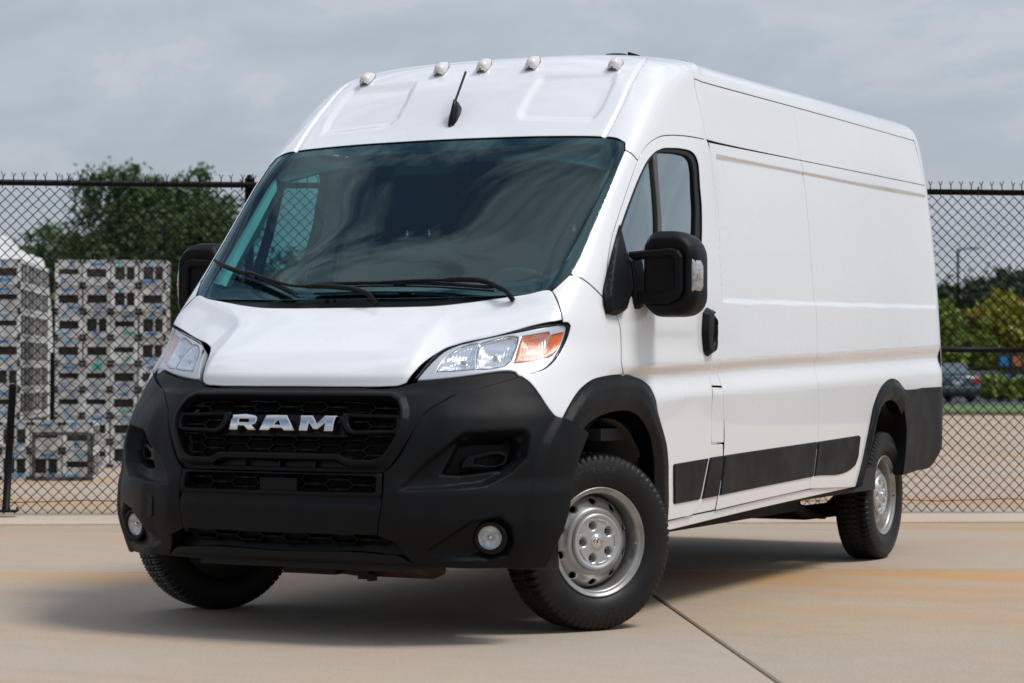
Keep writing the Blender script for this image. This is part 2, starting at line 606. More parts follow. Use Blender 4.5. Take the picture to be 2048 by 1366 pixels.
# ---------------------------------------------------------------- fence
FB = 6.86
FBLK = mat('black_fence_coating', (.004, .0045, .0045), .5, spec=.15)
fence = empty('chain_link_fence', yd(1, FB)); tag(fence, 'black chain-link fence with barbed top edge running behind the van', 'fence')
def fpart(mb, name, m=FBLK):
    o_ = mb.build(name, m); o_.parent = fence; o_.matrix_parent_inverse = Matrix.Translation(-fence.location); return o_
A0, A1 = -5.2, 5.3
fpart(MB().tube([yd(A0, FB, 2.425), yd(A1, FB, 2.415)], .0225, 10), 'top_rail')
fpart(MB().tube([yd(3.95, FB, 1.238), yd(A1, FB, 1.235)], .022, 10), 'middle_rail')
for a in (-4.05, -.875, 2.2, 5.26):
    fpart(MB().tube([yd(a, FB + .05, 0), yd(a, FB + .05, 2.47)], .034, 12).tube([yd(a, FB + .05, 2.46), yd(a, FB + .05, 2.50)], [.038, .012], 12), 'post')
for a in np.arange(-4.6, 5.2, .61):
    fpart(MB().tube([yd(a, FB - .03, 2.40), yd(a, FB - .025, 2.455), yd(a + .01, FB + .025, 2.455), yd(a + .01, FB + .03, 2.38)], .004, 5), 'wire_tie')
pt = .0785
nv = []; nf = []
nw = int((A1 - A0) / (pt / 2))
n_seg = int(2.37 / (pt / 2))
rw = .0041
for k in range(nw):
    a = A0 + k * pt / 2
    pts = []
    for s in range(n_seg + 1):
        sg_ = 1 if (s + k) % 2 else -1
        pts.append(yd(a + (pt / 4) * sg_ * 1.05 + random.gauss(0, .0009), FB + .003 * sg_, .028 + s * pt / 2 + random.gauss(0, .0009)))
    for ip, p in enumerate(pts):
        kx = len(nv)
        nv += [p + AX * rw, p + Vector((0, 0, rw)) - BX * rw, p - AX * rw, p - Vector((0, 0, rw)) + BX * rw]
        if ip:
            for e in range(4):
                n = (e + 1) % 4
                nf.append((kx - 4 + e, kx - 4 + n, kx + n, kx + e))
net_ = obj('chain_link_mesh', nv, nf, FBLK, None, True)
net_.parent = fence; net_.matrix_parent_inverse = Matrix.Translation(-fence.location); net_['kind'] = 'stuff'
o = MB()
for k in range(int((A1 - A0) / pt)):
    a = A0 + k * pt + pt / 2
    j = random.gauss(0, .004)
    o.tube([yd(a, FB - .026, 2.38), yd(a + j, FB - .03, 2.467)], .0042, 5)
    o.tube([yd(a + j, FB - .03, 2.462), yd(a + j - .014, FB - .03, 2.494 + j)], .0033, 4)
    o.tube([yd(a + j, FB - .03, 2.462), yd(a + j + .014, FB - .03, 2.494 - j)], .0033, 4)
bb = fpart(o, 'barbs'); bb['kind'] = 'stuff'
fpart(MB().tube([yd(A0 + (A1 - A0) * k / 40, FB - .01, .115 + .008 * math.sin(k * 1.7)) for k in range(41)], .003, 5), 'tension_wire')
# short post in front of the fence
pp = empty('short_post', yd(-2.59, 6.70)); tag(pp, 'short black steel post with base plate leaning before the fence at left', 'post')
o_ = MB().tube([(0, 0, .06), (.055, 0, .955)], .027, 14).build('shaft', FBLK, pp)
MB().tube([(.0545, 0, .945), (.0552, 0, .965)], [.030, .018], 14).build('cap', FBLK, pp)
MB().box((0, 0, .056), (.17, .13, .014), Matrix.Rotation(YROT, 3, 'Z'), .003).build('base_plate', FBLK, pp)
for a, b in ((-.065, .045), (.065, .045), (-.065, -.045), (.065, -.045)):
    MB().tube([(a, b, .06), (a, b, .085)], .008, 6).build('bolt', FBLK, pp)

# ---------------------------------------------------------------- crates
CW, CD, CH = .305, .60, .286
SH = [mat('crate_plastic_%s' % n, c, .32, metal=.12, col2=tuple(x * .55 for x in c), vscale=11) for n, c in (('grey', (.66, .66, .65)), ('light', (.82, .82, .81)), ('warm', (.74, .72, .68)))]
INS = mat('crate_inside_shade', (.085, .075, .066), .8, var=.5, vscale=9)
FOOT = mat('crate_foot', (.008, .008, .008), .6)
LB = {'blue': mat('label_blue', (.03, .22, .50), .5), 'sky': mat('label_sky', (.12, .38, .60), .5), 'teal': mat('label_teal', (.02, .38, .33), .5), 'violet': mat('label_violet', (.24, .20, .42), .5), 'lime': mat('label_lime', (.35, .40, .05), .5)}
def crate_shell(kind, form):
    w, d, h = CW - .010, CD - .008, CH - .008
    o = MB()
    th = .016
    lo, hi = ((.09, .096), (.065, .07), (.12, .075))[form]
    for s in (-1, 1):                                  # front and back walls: two bands with a slot between
        y = s * (d / 2 - th / 2)
        o.box((0, y, lo / 2), (w, th, lo)); o.box((0, y, h - hi / 2), (w, th, hi))
        for x in (-1, 1):
            o.box((x * (w / 2 - .020), y, (lo + h - hi) / 2), (.040, th * .99, h - lo - hi))
        if form == 1:
            o.box((.012, y, (lo + h - hi) / 2), (.020, th * .9, h - lo - hi))
        if form == 2:
            o.box((0, y + s * .004, h - hi - .012), (w * .8, .010, .020))
        o.box((0, y - s * .004, h - .004), (w + .004, th + .014, .012)); o.box((0, y - s * .004, .005), (w + .002, th + .012, .010))
        o.box((0, y + s * .006, h - hi + .006), (w * .92, .012, .008)); o.box((0, y + s * .006, lo - .006), (w * .92, .012, .008))
    for s in (-1, 1):                                  # side walls: rails and uprights, open between
        x = s * (w / 2 - th / 2)
        o.box((x, 0, .018), (th * .98, d - 2 * th, .036)); o.box((x, 0, h - .020), (th * .98, d - 2 * th, .040))
        o.box((x, 0, h / 2), (.006, .022, h - .08))
    o.box((0, 0, .014), (w - .03, d - .03, .012))
    me = o.build('shell', SH[kind]); m_ = me.data; bpy.data.objects.remove(me)
    return m_
SHM = [crate_shell(k, f_) for f_ in (0, 1, 2) for k in range(3)]
o = MB().box((0, .02, CH / 2 - .004), (CW - .05, CD - .12, CH - .03)); e_ = o.build('inside_shade', INS); INM = e_.data; bpy.data.objects.remove(e_)  # dark box filling the crate, its colour stands for shade in the hollow
o = MB().box((0, 0, 0), (.034, .028, .034), ch=.008); e_ = o.build('corner_block', FOOT); FTM = e_.data; bpy.data.objects.remove(e_)
LBM = {}
for k, m_ in LB.items():
    for nm, (w, h) in (('stripe', (.125, .026)), ('square', (.055, .060)), ('wide', (.11, .055))):
        o = MB().box((0, 0, 0), (w, .003, h))
        if nm == 'square':
            o = MB().box((0, 0, .02), (.05, .003, .016)).box((-.016, 0, -.008), (.016, .003, .044)).box((.016, 0, -.010), (.012, .003, .036))
        e_ = o.build('label', m_); LBM[(k, nm)] = e_.data; bpy.data.objects.remove(e_)
ORD = ['bottom', 'second', 'third', 'fourth', 'fifth', 'sixth', 'seventh', 'eighth', 'ninth']
def crate(a, b, row, label, group, lab, kind, rot=0.0, z0=0.0, feet=True):
    c = empty('crate', yd(a, b, z0 + row * CH), YROT + rot)
    tag(c, label, 'crate', group)
    link('shell', SHM[kind + 3 * random.choices((0, 1, 2), (3, 2, 2))[0]], c); link('inside_shade', INM, c)
    if feet:
        for x in (-1, 1):
            for z in (.020, CH - .024):
                f_ = link('corner_block', FTM, c); f_.location = (x * (CW / 2 - .022), -CD / 2 - .006, z)
    for (k, nm, x, z) in lab:
        l = link('label', LBM[(k, nm)], c); l.location = (x, -CD / 2 - .0005, z)
    return c
def rand_labels(heavy=False):
    out = []
    r_ = random.random()
    k = random.choices(['blue', 'sky', 'teal', 'violet'], [5, 3, 2.2 if heavy else .7, 1.2 if heavy else .2])[0]
    if r_ < .93:
        out.append((k, random.choice(['stripe', 'square', 'stripe'] if not heavy else ['stripe', 'square', 'wide']), random.uniform(-.05, .05), CH - .048 + random.uniform(-.008, .008)))
    if random.random() < .75:
        out.append((random.choice(['blue', 'sky', 'sky', 'blue'] if not heavy else ['blue', 'sky', 'teal', 'violet']), random.choice(['stripe', 'stripe', 'square']), random.uniform(-.06, .06), .045 + random.uniform(-.006, .006)))
    return out
random.seed(12)
for col, cn in enumerate(('leftmost', 'second', 'third', 'rightmost')):
    for r_ in range(8):
        crate(-3.31 + CW / 2 + col * CW + random.uniform(-.006, .006), 15.7 + random.uniform(-.03, .03), r_,
              '%s crate from the ground in the %s column of the wall of crates' % (ORD[r_] if r_ else 'lowest', cn), 'wall of stacked crates', rand_labels(col in (1, 2)), random.randrange(3))
for dpt in range(4):
    for r_ in range(8):
        pos = ('nearest', 'second', 'third', 'farthest')[dpt]
        crate(-3.65 - CW / 2, 15.55 + dpt * CD, r_, '%s crate from the ground, %s in the left-hand stack at the picture edge' % (ORD[r_] if r_ else 'lowest', pos), 'left-hand crate stack', rand_labels() if dpt == 0 else [], random.randrange(3), feet=dpt == 0)
for r_ in range(8):
    crate(-3.65 - CW * 1.5, 15.55, r_, '%s crate from the ground in the outermost column of the left-hand stack' % (ORD[r_] if r_ else 'lowest'), 'left-hand crate stack', rand_labels(), random.randrange(3))
for col, cn in enumerate(('outermost', 'second', 'third', 'innermost')):
    for r_ in range(2):
        crate(-3.80 + CW / 2 + col * CW, 12.85, r_, '%s crate in the %s column of the low front stack' % (('lower', 'upper')[r_], cn), 'low front crate stack', rand_labels(), random.randrange(3))
# loose frame leaning on the low stack
FR = mat('galvanised_frame', (.20, .20, .20), .4, metal=.6, col2=(.03, .03, .03), vscale=14)
fr_ = empty('metal_frame', yd(-2.87, 12.36), YROT); tag(fr_, 'dark rectangular metal frame leaning against the low front crates', 'frame')
for nm, c0, d0 in (('bottom_bar', (0, 0, .02), (.56, .035, .04)), ('top_bar', (0, .03, .455), (.56, .035, .035)), ('side_bar', (-.265, .015, .24), (.034, .034, .40)), ('side_bar', (.265, .015, .24), (.034, .034, .40)), ('back_bar', (.29, .05, .24), (.02, .03, .44))):
    MB().box(c0, d0, None, .004).build(nm, FR, fr_)
# black post on the flank of the left stack, bin beyond the crate wall
o_ = MB().box(yd(-3.56, 17.3, .66), (.05, .06, 1.24), Matrix.Rotation(YROT, 3, 'Z'), .004).build('upright_strut', FBLK); tag(o_, 'thin black upright strut between the left-hand stack and the crate wall', 'strut')
bn = empty('black_bin', yd(-2.0, 17.1), YROT); tag(bn, 'tall black bin standing behind the right end of the crate wall', 'bin')
MB().prism([(-.02, -.1), (.20, -.1), (.20, .3), (-.02, .3)], 0, 1.86, None, .01).build('body', FOOT, bn)
MB().box((.09, .1, 1.90), (.26, .44, .05), None, .01).build('lid', FOOT, bn)
gb = empty('grey_cabinet', yd(-1.72, 18.2), YROT); tag(gb, 'pale grey cabinet partly hidden behind the passenger mirror', 'cabinet')
MB().box((.1, 0, .96), (.5, .4, 1.92), None, .01).build('body', SH[1], gb)
MB().box((.1, -.205, 1.0), (.4, .012, 1.6), None, .003).build('door', SH[0], gb)
# tarpaulin-covered goods behind the left stack
TARP = mat('white_tarpaulin', (.60, .60, .59), .45, var=.12, vscale=3)
def tarp(name, a0, a1, b0, b1, h0, h1, label, seed):
    rs = np.random.default_rng(seed)
    nx, ny = 22, 10
    v = []; f = []
    for j in range(ny + 1):
        for i in range(nx + 1):
            u = i / nx; w_ = j / ny
            a = a0 + (a1 - a0) * u; b = b0 + (b1 - b0) * w_
            ed = min(1, min(u, 1 - u) * 9, min(w_, 1 - w_) * 6)
            z = (h0 + (h1 - h0) * u) * (.965 + .035 * math.sin(u * 9 + seed) * math.sin(w_ * 5 + seed)) * (1 if ed > .9 else .55 + .45 * ed) + rs.normal(0, .012)
            if ed < .02: z = .02
            v.append(yd(a + rs.normal(0, .008), b, z))
    for j in range(ny):
        for i in range(nx):
            k = j * (nx + 1) + i
            f.append((k, k + 1, k + nx + 2, k + nx + 1))
    o_ = obj(name, v, f, TARP, None, True)
    return tag(o_, label, 'tarpaulin', 'tarpaulin-covered goods')
tarp('tarpaulin_cover', -6.2, -4.52, 19.4, 22.5, 3.15, 3.05, 'taller white tarpaulin heap above the left-hand crates', 1)
tarp('tarpaulin_cover', -4.75, -3.95, 18.6, 21.0, 2.92, 2.55, 'lower white tarpaulin heap sloping down towards the crate wall', 2)

# ---------------------------------------------------------------- trees
BARK = mat('bark', (.07, .05, .035), .9, var=.4, vscale=8)
LEAFD = mat('dark_leaf', (.040, .085, .020), .75, island=.35)
LEAFB = mat('belt_leaf', (.022, .048, .014), .7, island=.4)
LEAFM = mat('mid_leaf', (.055, .11, .024), .6, island=.5)
LEAFY = mat('yellow_green_leaf', (.30, .28, .02), .6, island=.35)
LEAFG = mat('fresh_leaf', (.16, .23, .02), .6, island=.35)
LEAFR = mat('reddish_leaf', (.17, .055, .025), .6, island=.35)
def leaves(blobs, n, size, seed, clump=.32, nc=None, flat=.8):
    rs = np.random.default_rng(seed)
    vol = np.array([b[3] * b[4] * b[5] for b in blobs]); pick = rs.choice(len(blobs), nc or max(30, n // 45), p=vol / vol.sum())
    B = np.array(blobs)[pick]
    d = rs.normal(size=(len(B), 3)); d /= np.linalg.norm(d, axis=1)[:, None]
    rad = rs.uniform(.35, 1.0, len(B)) ** .6
    cc = B[:, :3] + d * rad[:, None] * B[:, 3:6]
    cs = rs.uniform(.5, 1.3, len(B)) * clump * B[:, 3:6].min(1)
    k = rs.integers(0, len(B), n)
    p = cc[k] + rs.normal(size=(n, 3)) * (cs[k] * .55)[:, None] * [1, 1, flat]
    a = rs.normal(size=(n, 3)); a /= np.linalg.norm(a, axis=1)[:, None]
    b = np.cross(a, rs.normal(size=(n, 3))); b /= np.linalg.norm(b, axis=1)[:, None]
    s = size * rs.uniform(.6, 1.4, n)[:, None]
    V = np.stack([p - a * s, p + b * s * .5, p + a * s, p - b * s * .5], 1).reshape(-1, 3)
    F = (np.arange(n)[:, None] * 4 + np.arange(4)).tolist()
    return V, F
def tree(name, base, blobs, n, size, m, label, cat, group, seed, trunk=.18, extra=None, clump=.32, z0=0.0):
    base = Vector((base[0], base[1], z0))
    r_ = empty(name, base)
    tag(r_, label, cat, group)
    V, F = leaves(blobs, n, size, seed, clump)
    obj('crown', V, F, m, r_)
    if extra:
        V, F = leaves(extra[0], extra[1], size, seed + 9, clump); obj('crown', V, F, extra[2], r_)
    o = MB()
    top = max(b[2] for b in blobs)
    rs = random.Random(seed)
    o.tube([(0, 0, -.1), (.04 * top, .02, top * .3), (-.02 * top, .03 * top, top * .6), (.0, 0, top * .95)], [trunk, trunk * .8, trunk * .55, trunk * .15], 8)
    for b in blobs:
        zz = min(max(.25 * top, b[2] - b[5] * 1.2), top * .7)
        o.tube([(0, .01, zz), (b[0] * .5, b[1] * .5, (zz + b[2]) / 2 - .1), (b[0], b[1], b[2])], [trunk * .45, trunk * .3, trunk * .1], 6)
    o.build('trunk', BARK, r_)
    return r_
def view(px, Z):
    """ground point at depth Z, px in 2048-wide picture columns from the axis"""
    p = CAMV + fwd * Z + rgt * ((px - 1024) / 4519.6 * Z)
    return (p.x, p.y)
G1 = 'trees beyond the crates'
def blobs(l):  # (right, deep, z, rx, ry, rz) in view-aligned metres
    return [tuple((rgt * a + Vector((fwd.x, fwd.y, 0)) * b + Vector((0, 0, c))).to_tuple()) + (rx, ry, rz) for a, b, c, rx, ry, rz in l]
tree('broadleaf_tree', view(330, 60), blobs([(0, 0, 4.6, 1.9, 1.6, 1.3), (-1.5, .2, 5.5, .9, .9, 1.0), (-1.2, 0, 6.15, .55, .6, .55), (.4, 0, 5.9, 1.0, .9, .6), (1.55, .1, 4.9, .9, .9, .95), (-1.7, -.3, 3.9, 1.3, 1.0, .9), (.8, -.3, 3.4, 1.5, 1.2, 1.0), (-.4, .2, 2.7, 1.7, 1.3, .9), (1.3, 0, 2.3, 1.2, 1.1, 1.0)]), 30000, .085, LEAFD, 'large dark green broadleaf tree rising behind the crate wall', 'tree', G1, 3, .22, clump=.42)
tree('broadleaf_tree', view(108, 64), blobs([(0, 0, 4.5, .95, .9, .75), (-.5, 0, 3.9, .8, .8, .6), (.7, 0, 3.6, .8, .8, .6), (.4, .1, 2.6, 1.2, 1.0, .9), (-.3, 0, 3.0, .9, .9, .7)]), 9000, .085, LEAFM, 'smaller green tree beside the tarpaulins left of the large tree', 'tree', G1, 4, .12, clump=.42)
tree('broadleaf_tree', view(20, 70), blobs([(0, 0, 4.4, 1.0, .9, .8), (-.4, 0, 3.4, 1.2, 1.0, .9), (.5, 0, 2.6, 1.2, 1.0, .9)]), 6000, .09, LEAFD, 'dark green tree peeping over the white tarpaulins', 'tree', G1, 5, .12, clump=.42)
tree('broadleaf_tree', view(600, 62), blobs([(0, 0, 3.4, 1.2, 1.1, 1.1), (.8, 0, 2.6, 1.2, 1.0, 1.0), (-.8, 0, 2.6, 1.2, 1.0, 1.0)]), 9000, .085, LEAFD, 'dark green tree seen through the passenger window', 'tree', G1, 6, .14, clump=.42)
V, F = [], []
def hedge(name, x0, x1, Z0, Z1, h, n, size, m, label, seed, kind=None, cat='hedge'):
    bl = []
    rs = random.Random(seed)
    c = view((x0 + x1) / 2, (Z0 + Z1) / 2)
    for k in range(14):
        x = x0 + (x1 - x0) * (k + .5) / 14; Z = rs.uniform(Z0, Z1); g = view(x, Z)
        bl.append((g[0] - c[0], g[1] - c[1], h * rs.uniform(.45, .62), (x1 - x0) / 14 * Z / 4519 * 1.1, 1.0, h * rs.uniform(.40, .5)))
    V_, F_ = leaves(bl, n, size, seed, .5)
    o_ = obj(name, V_, F_, m); o_.location = (c[0], c[1], 0)
    return tag(o_, label, cat, None, kind)
hedge('undergrowth', -60, 560, 66, 70, 2.6, 12000, .10, LEAFM, 'mass of green undergrowth at the foot of the trees behind the crates', 21, 'stuff', 'undergrowth')
G2 = 'dark trees beyond the car park'
for px, Z, h, w_, lb in ((1880, 150, 7.0, 2.6, 'leftmost dark tree of the far tree belt beside the van'), (1935, 152, 7.2, 2.4, 'dark tree of the far belt behind the lamp post'), (1985, 148, 7.7, 2.0, 'dark tree with a small pointed top in the far belt'), (2040, 150, 8.3, 2.4, 'tallest dark tree of the far belt at the right picture edge'), (2105, 150, 8.2, 2.6, 'dark far tree cut off by the right picture edge')):
    tree('belt_tree', view(px, Z), blobs([(0, 0, h * .62, w_, 2.0, h * .30), (w_ * .3, 0, h * .82, w_ * .5, 1.2, h * .16), (-w_ * .4, 0, h * .75, w_ * .5, 1.2, h * .16), (0, 0, h * .30, w_ * 1.1, 1.8, h * .28)]), 11000, .27, LEAFB, lb, 'tree', G2, int(px), .2, clump=.5)
G3 = 'yellow-green trees by the car park'
tree('young_tree', view(2003, 100), blobs([(0, 0, 3.2, 1.3, 1.1, 1.0), (0, 0, 4.1, .6, .6, .7), (.8, 0, 2.6, .9, .9, .9), (-.9, 0, 2.7, .8, .8, .8), (0, 0, 1.9, 1.4, 1.0, .8)]), 13000, .15, LEAFY, 'yellow-green tree with reddish leaves behind the sign boards', 'tree', G3, 31, .1, (blobs([(.6, .2, 3.9, .6, .6, .4), (-.8, .2, 3.4, .5, .5, .4), (1.0, .2, 3.4, .5, .5, .5)]), 2600, LEAFR), .45)
tree('young_tree', view(1938, 99), blobs([(0, 0, 2.3, .9, .9, .7), (.3, 0, 3.0, .6, .6, .5), (-.3, 0, 1.9, .9, .9, .6)]), 8000, .15, LEAFG, 'low green tree with a reddish top just right of the lamp post', 'tree', G3, 32, .08, (blobs([(.1, .1, 3.2, .6, .5, .35), (-.5, .1, 2.9, .5, .5, .3)]), 2000, LEAFR), .45)
tree('young_tree', view(1888, 98), blobs([(0, 0, 3.0, .7, .8, 1.2), (0, 0, 1.8, .9, .9, .8)]), 8000, .15, LEAFG, 'bright green tree half hidden by the rear of the van', 'tree', G3, 33, .08, None, .45)
tree('young_tree', view(2062, 101), blobs([(0, 0, 3.2, 1.0, 1.0, 1.0), (-.4, 0, 2.0, 1.1, 1.0, .8)]), 8000, .15, LEAFY, 'yellow-green tree at the right picture edge', 'tree', G3, 34, .08, None, .45)
hedge('low_hedge', 1955, 2120, 84, 86, .95, 9000, .12, LEAFG, 'low clipped green hedge behind the parked car', 41)

# ---------------------------------------------------------------- car park side
def strip(name, Z0, Z1, z, m, x0=1500, x1=2500):
    v = [(*view(x0, Z0), z), (*view(x1, Z0), z), (*view(x1, Z1), z), (*view(x0, Z1), z)]
    return tag(obj(name, v, [(0, 1, 2, 3)], m), kind='structure')
strip('mulch_bed', 57.5, 61.5, .02, mat('mulch', (.07, .035, .02), .9, var=.4, vscale=6))
strip('verge', 61.5, 72, .03, mat('verge_grass', (.10, .19, .02), .9, var=.35, vscale=3))
strip('car_park', 72, 130, .012, mat('asphalt', (.06, .06, .062), .85, var=.2, vscale=2))
strip('far_field', 130, 400, .016, mat('far_grass', (.05, .075, .025), .9, var=.3, vscale=.5))
strip('tree_ground', 62, 160, .014, mat('leaf_litter', (.05, .055, .025), .9, var=.4, vscale=1), -700, 1500)
lp = empty('lamp_post', (*view(1916, 110), 0)); tag(lp, 'tall dark lamp post rising above the trees right of the van', 'lamp post')
MB().tube([(0, 0, 0), (0, 0, 7.15)], [.09, .06], 8).build('pole', FBLK, lp)
MB().tube([(0, 0, 7.1), tuple(rgt * .45 + Vector((0, 0, 7.15)))], .035, 6).build('arm', FBLK, lp)
MB().box(tuple(rgt * .75 + Vector((0, 0, 7.15))), (.62, .25, .07), Matrix.Rotation(-YAW, 3, 'Z'), .02).build('lamp_head', FBLK, lp)
# parked car seen from behind
CARP = mat('car_blue_grey', (.035, .065, .075), .4, metal=.2, coat=.4)
CGL = mat('car_glass', (.05, .08, .09), .12, coat=.3)
car = empty('parked_car', (*view(1915, 82), .012), -YAW + R(6)); tag(car, 'blue-grey car seen from behind in the car park', 'car')
def csec(y, hw, z0, z1, k=.10):
    return [(-hw, y, z0), (hw, y, z0), (hw + .02, y, z0 + .25), (hw, y, z1 - k), (hw - .12, y, z1), (-hw + .12, y, z1), (-hw, y, z1 - k), (-hw - .02, y, z0 + .25)]
loft([csec(0, .80, .28, .88), csec(.08, .88, .24, .98), csec(.6, .90, .20, 1.0), csec(3.4, .90, .20, .95), csec(4.3, .84, .22, .82), csec(4.55, .72, .28, .66)], CARP, 'body', car)
loft([[(-.78, .45, .98), (.78, .45, .98), (.62, 1.15, 1.42), (-.62, 1.15, 1.42)], [(-.80, 3.3, .95), (.80, 3.3, .95), (.62, 2.4, 1.44), (-.62, 2.4, 1.44)]], CARP, 'cabin', car)
MB().prism([(-.66, .0), (.66, .0), (.55, .62), (-.55, .62)], 0, .02, Matrix(((1, 0, 0, 0), (0, .83, -.55, .50), (0, .55, .83, 1.03), (0, 0, 0, 1)))).build('rear_window', CGL, car)
TL = mat('tail_lamp_red', (.55, .02, .015), .25, coat=.5)
for s in (-1, 1):
    MB().box((s * .70, .02, .80), (.26, .10, .19), None, .02).build('tail_light', TL, car)
    for y in (.95, 3.6):
        MB().lathe([(.0005, .11), (.22, .11), (.31, .09), (.33, .04), (.33, -.1)], 20, Matrix.Translation((s * .78, y, .33)) @ Matrix.Rotation(0 if s > 0 else math.pi, 4, 'Z')).build('wheel', TYRE, car)
MB().box((0, -.06, .46), (1.66, .16, .22), None, .03).build('bumper', CARP, car)
MB().box((0, -.012, .72), (.34, .03, .14), None, .004).build('number_plate', mat('plate_white', (.6, .6, .62), .4), car)
# low wall and sign boards
wv = empty('low_wall', (*view(1972, 93), 0), -YAW); tag(wv, 'low grey wall behind the hedge right of the parked car', 'wall')
MB().box((0, 0, .55), (1.35, .2, 1.1), None, .01).build('wall_face', mat('grey_render', (.26, .26, .27), .7, var=.15, vscale=3), wv)
MB().box((0, 0, 1.12), (1.45, .26, .05), None, .008).build('coping', mat('grey_cap', (.32, .32, .33), .7), wv)
BLU = mat('sign_blue', (.02, .22, .46), .4); ORG = mat('sign_orange', (.48, .17, .07), .4)
for px, zz, m_, lb in ((2008, 1.55, BLU, 'upper dark sign board with a blue square beside the yellow-green tree'), (2034, 1.55, ORG, 'upper dark sign board with an orange square at the right'), (2011, .80, BLU, 'lower dark sign board with a blue square above the hedge'), (2040, .80, BLU, 'lower dark sign board at the right picture edge above the hedge')):
    s_ = empty('sign_board', (*view(px, 92), 0), -YAW); tag(s_, lb, 'sign', 'dark sign boards by the hedge')
    MB().box((0, .03, zz), (.52, .06, .66), None, .008).build('board', FOOT, s_)
    MB().box((0, -.005, zz + .02), (.34, .012, .40), None, .004).build('panel', m_, s_)
    MB().tube([(0, .03, 0), (0, .03, zz)], .04, 8).build('post', FBLK, s_)
# tree belt out of frame to the right and behind the camera, mirrored in the paintwork
bl = []
rs = random.Random(5)
for k in range(60):
    an = R(-150 + 205 * k / 59); d = rs.uniform(70, 90)
    bl.append((CAM[0] + d * math.cos(an), CAM[1] + d * math.sin(an), rs.uniform(2.5, 4.0), 5.0, 5.0, rs.uniform(2.2, 3.8)))
V, F = leaves(bl, 22000, .55, 77, .7, 900)
tag(obj('woodland', V, F, LEAFD), 'distant woodland surrounding the yard beyond the picture', 'woodland', None, 'stuff')
# ================================================================ THE VAN
# body surface: horizontal stations (t, about the height in metres) of points running from the nose
# centre (column 0) round the corner and along the side to the tail; cubic splines both ways
ROWS = [
(.25,1.00,[(0,-.86),(.25,-.855),(.5,-.83),(.68,-.765),(.82,-.67),(.93,-.545),(1.0,-.40),(1.03,-.1)],.25,.25,0),
(.42,1.03,[(0,-.94),(.25,-.938),(.5,-.918),(.68,-.845),(.83,-.74),(.94,-.625),(1.015,-.46),(1.045,-.1)],.42,.42,0),
(.6,1.04,[(0,-.95),(.25,-.947),(.5,-.92),(.68,-.845),(.83,-.745),(.945,-.62),(1.02,-.45),(1.05,-.1)],.6,.6,0),
(.75,1.043,[(0,-.925),(.25,-.923),(.5,-.895),(.68,-.825),(.83,-.72),(.94,-.60),(1.015,-.43),(1.05,-.1)],.75,.75,.012),
(.9,1.044,[(0,-.875),(.25,-.875),(.5,-.855),(.66,-.785),(.81,-.675),(.92,-.555),(1.0,-.40),(1.045,-.1)],.9,.9,.02),
(1.03,1.0435,[(0,-.80),(.25,-.795),(.5,-.755),(.66,-.685),(.80,-.585),(.915,-.47),(.985,-.33),(1.035,0.)],1.03,1.03,.022),
(1.1,1.042,[(0,-.735),(.25,-.73),(.5,-.70),(.66,-.63),(.80,-.53),(.91,-.42),(.98,-.28),(1.035,.03)],1.1,1.1,.022),
(1.18,1.0395,[(0,-.626),(.25,-.621),(.5,-.596),(.66,-.545),(.80,-.455),(.905,-.35),(.975,-.215),(1.03,.08)],1.18,1.18,.022),
(1.25,1.0365,[(0,-.52),(.25,-.515),(.5,-.49),(.67,-.45),(.81,-.39),(.905,-.31),(.972,-.17),(1.03,.12)],1.25,1.25,.024),
(1.33,1.0325,[(0,-.395),(.25,-.39),(.5,-.37),(.68,-.335),(.82,-.295),(.91,-.225),(.968,-.10),(1.025,.18)],1.33,1.33,.026),
(1.5,1.022,[(0,-.215),(.25,-.208),(.5,-.18),(.7,-.145),(.84,-.11),(.915,-.055),(.963,.05),(1.012,.3)],1.5,1.5,.016),
(1.75,1.0015,[(0,.05),(.25,.058),(.5,.085),(.7,.115),(.84,.145),(.908,.185),(.952,.29),(.992,.52)],1.75,1.75,.016),
(2.05,0.968,[(0,.385),(.25,.39),(.5,.41),(.7,.435),(.82,.46),(.888,.495),(.925,.58),(.962,.8)],2.05,2.05,.03),
(2.2,0.946,[(0,.555),(.25,.56),(.5,.58),(.7,.605),(.81,.635),(.875,.69),(.91,.78),(.943,.97)],2.2,2.2,.04),
(2.35,0.9195,[(0,.71),(.25,.715),(.5,.74),(.68,.78),(.78,.825),(.845,.885),(.885,.97),(.918,1.12)],2.35,2.35,.055),
(2.45,.895,[(0,.83),(.25,.835),(.5,.865),(.66,.91),(.75,.965),(.815,1.04),(.86,1.12),(.893,1.22)],2.45,2.45,.05),
(2.52,.86,[(0,.915),(.25,.92),(.5,.95),(.64,1.0),(.72,1.06),(.775,1.12),(.815,1.18),(.855,1.27)],2.508,2.495,.025),
(2.62,.76,[(0,1.08),(.24,1.085),(.45,1.11),(.56,1.15),(.63,1.20),(.68,1.25),(.72,1.30),(.757,1.37)],2.54,2.53,0),
(2.8,.45,[(0,1.5),(.15,1.5),(.28,1.51),(.34,1.52),(.38,1.53),(.41,1.54),(.43,1.55),(.447,1.57)],2.56,2.56,0),
]
SY = [1.5, 2.6, 3.8, 4.8, 4.99, 5.1, 5.13, 5.135]
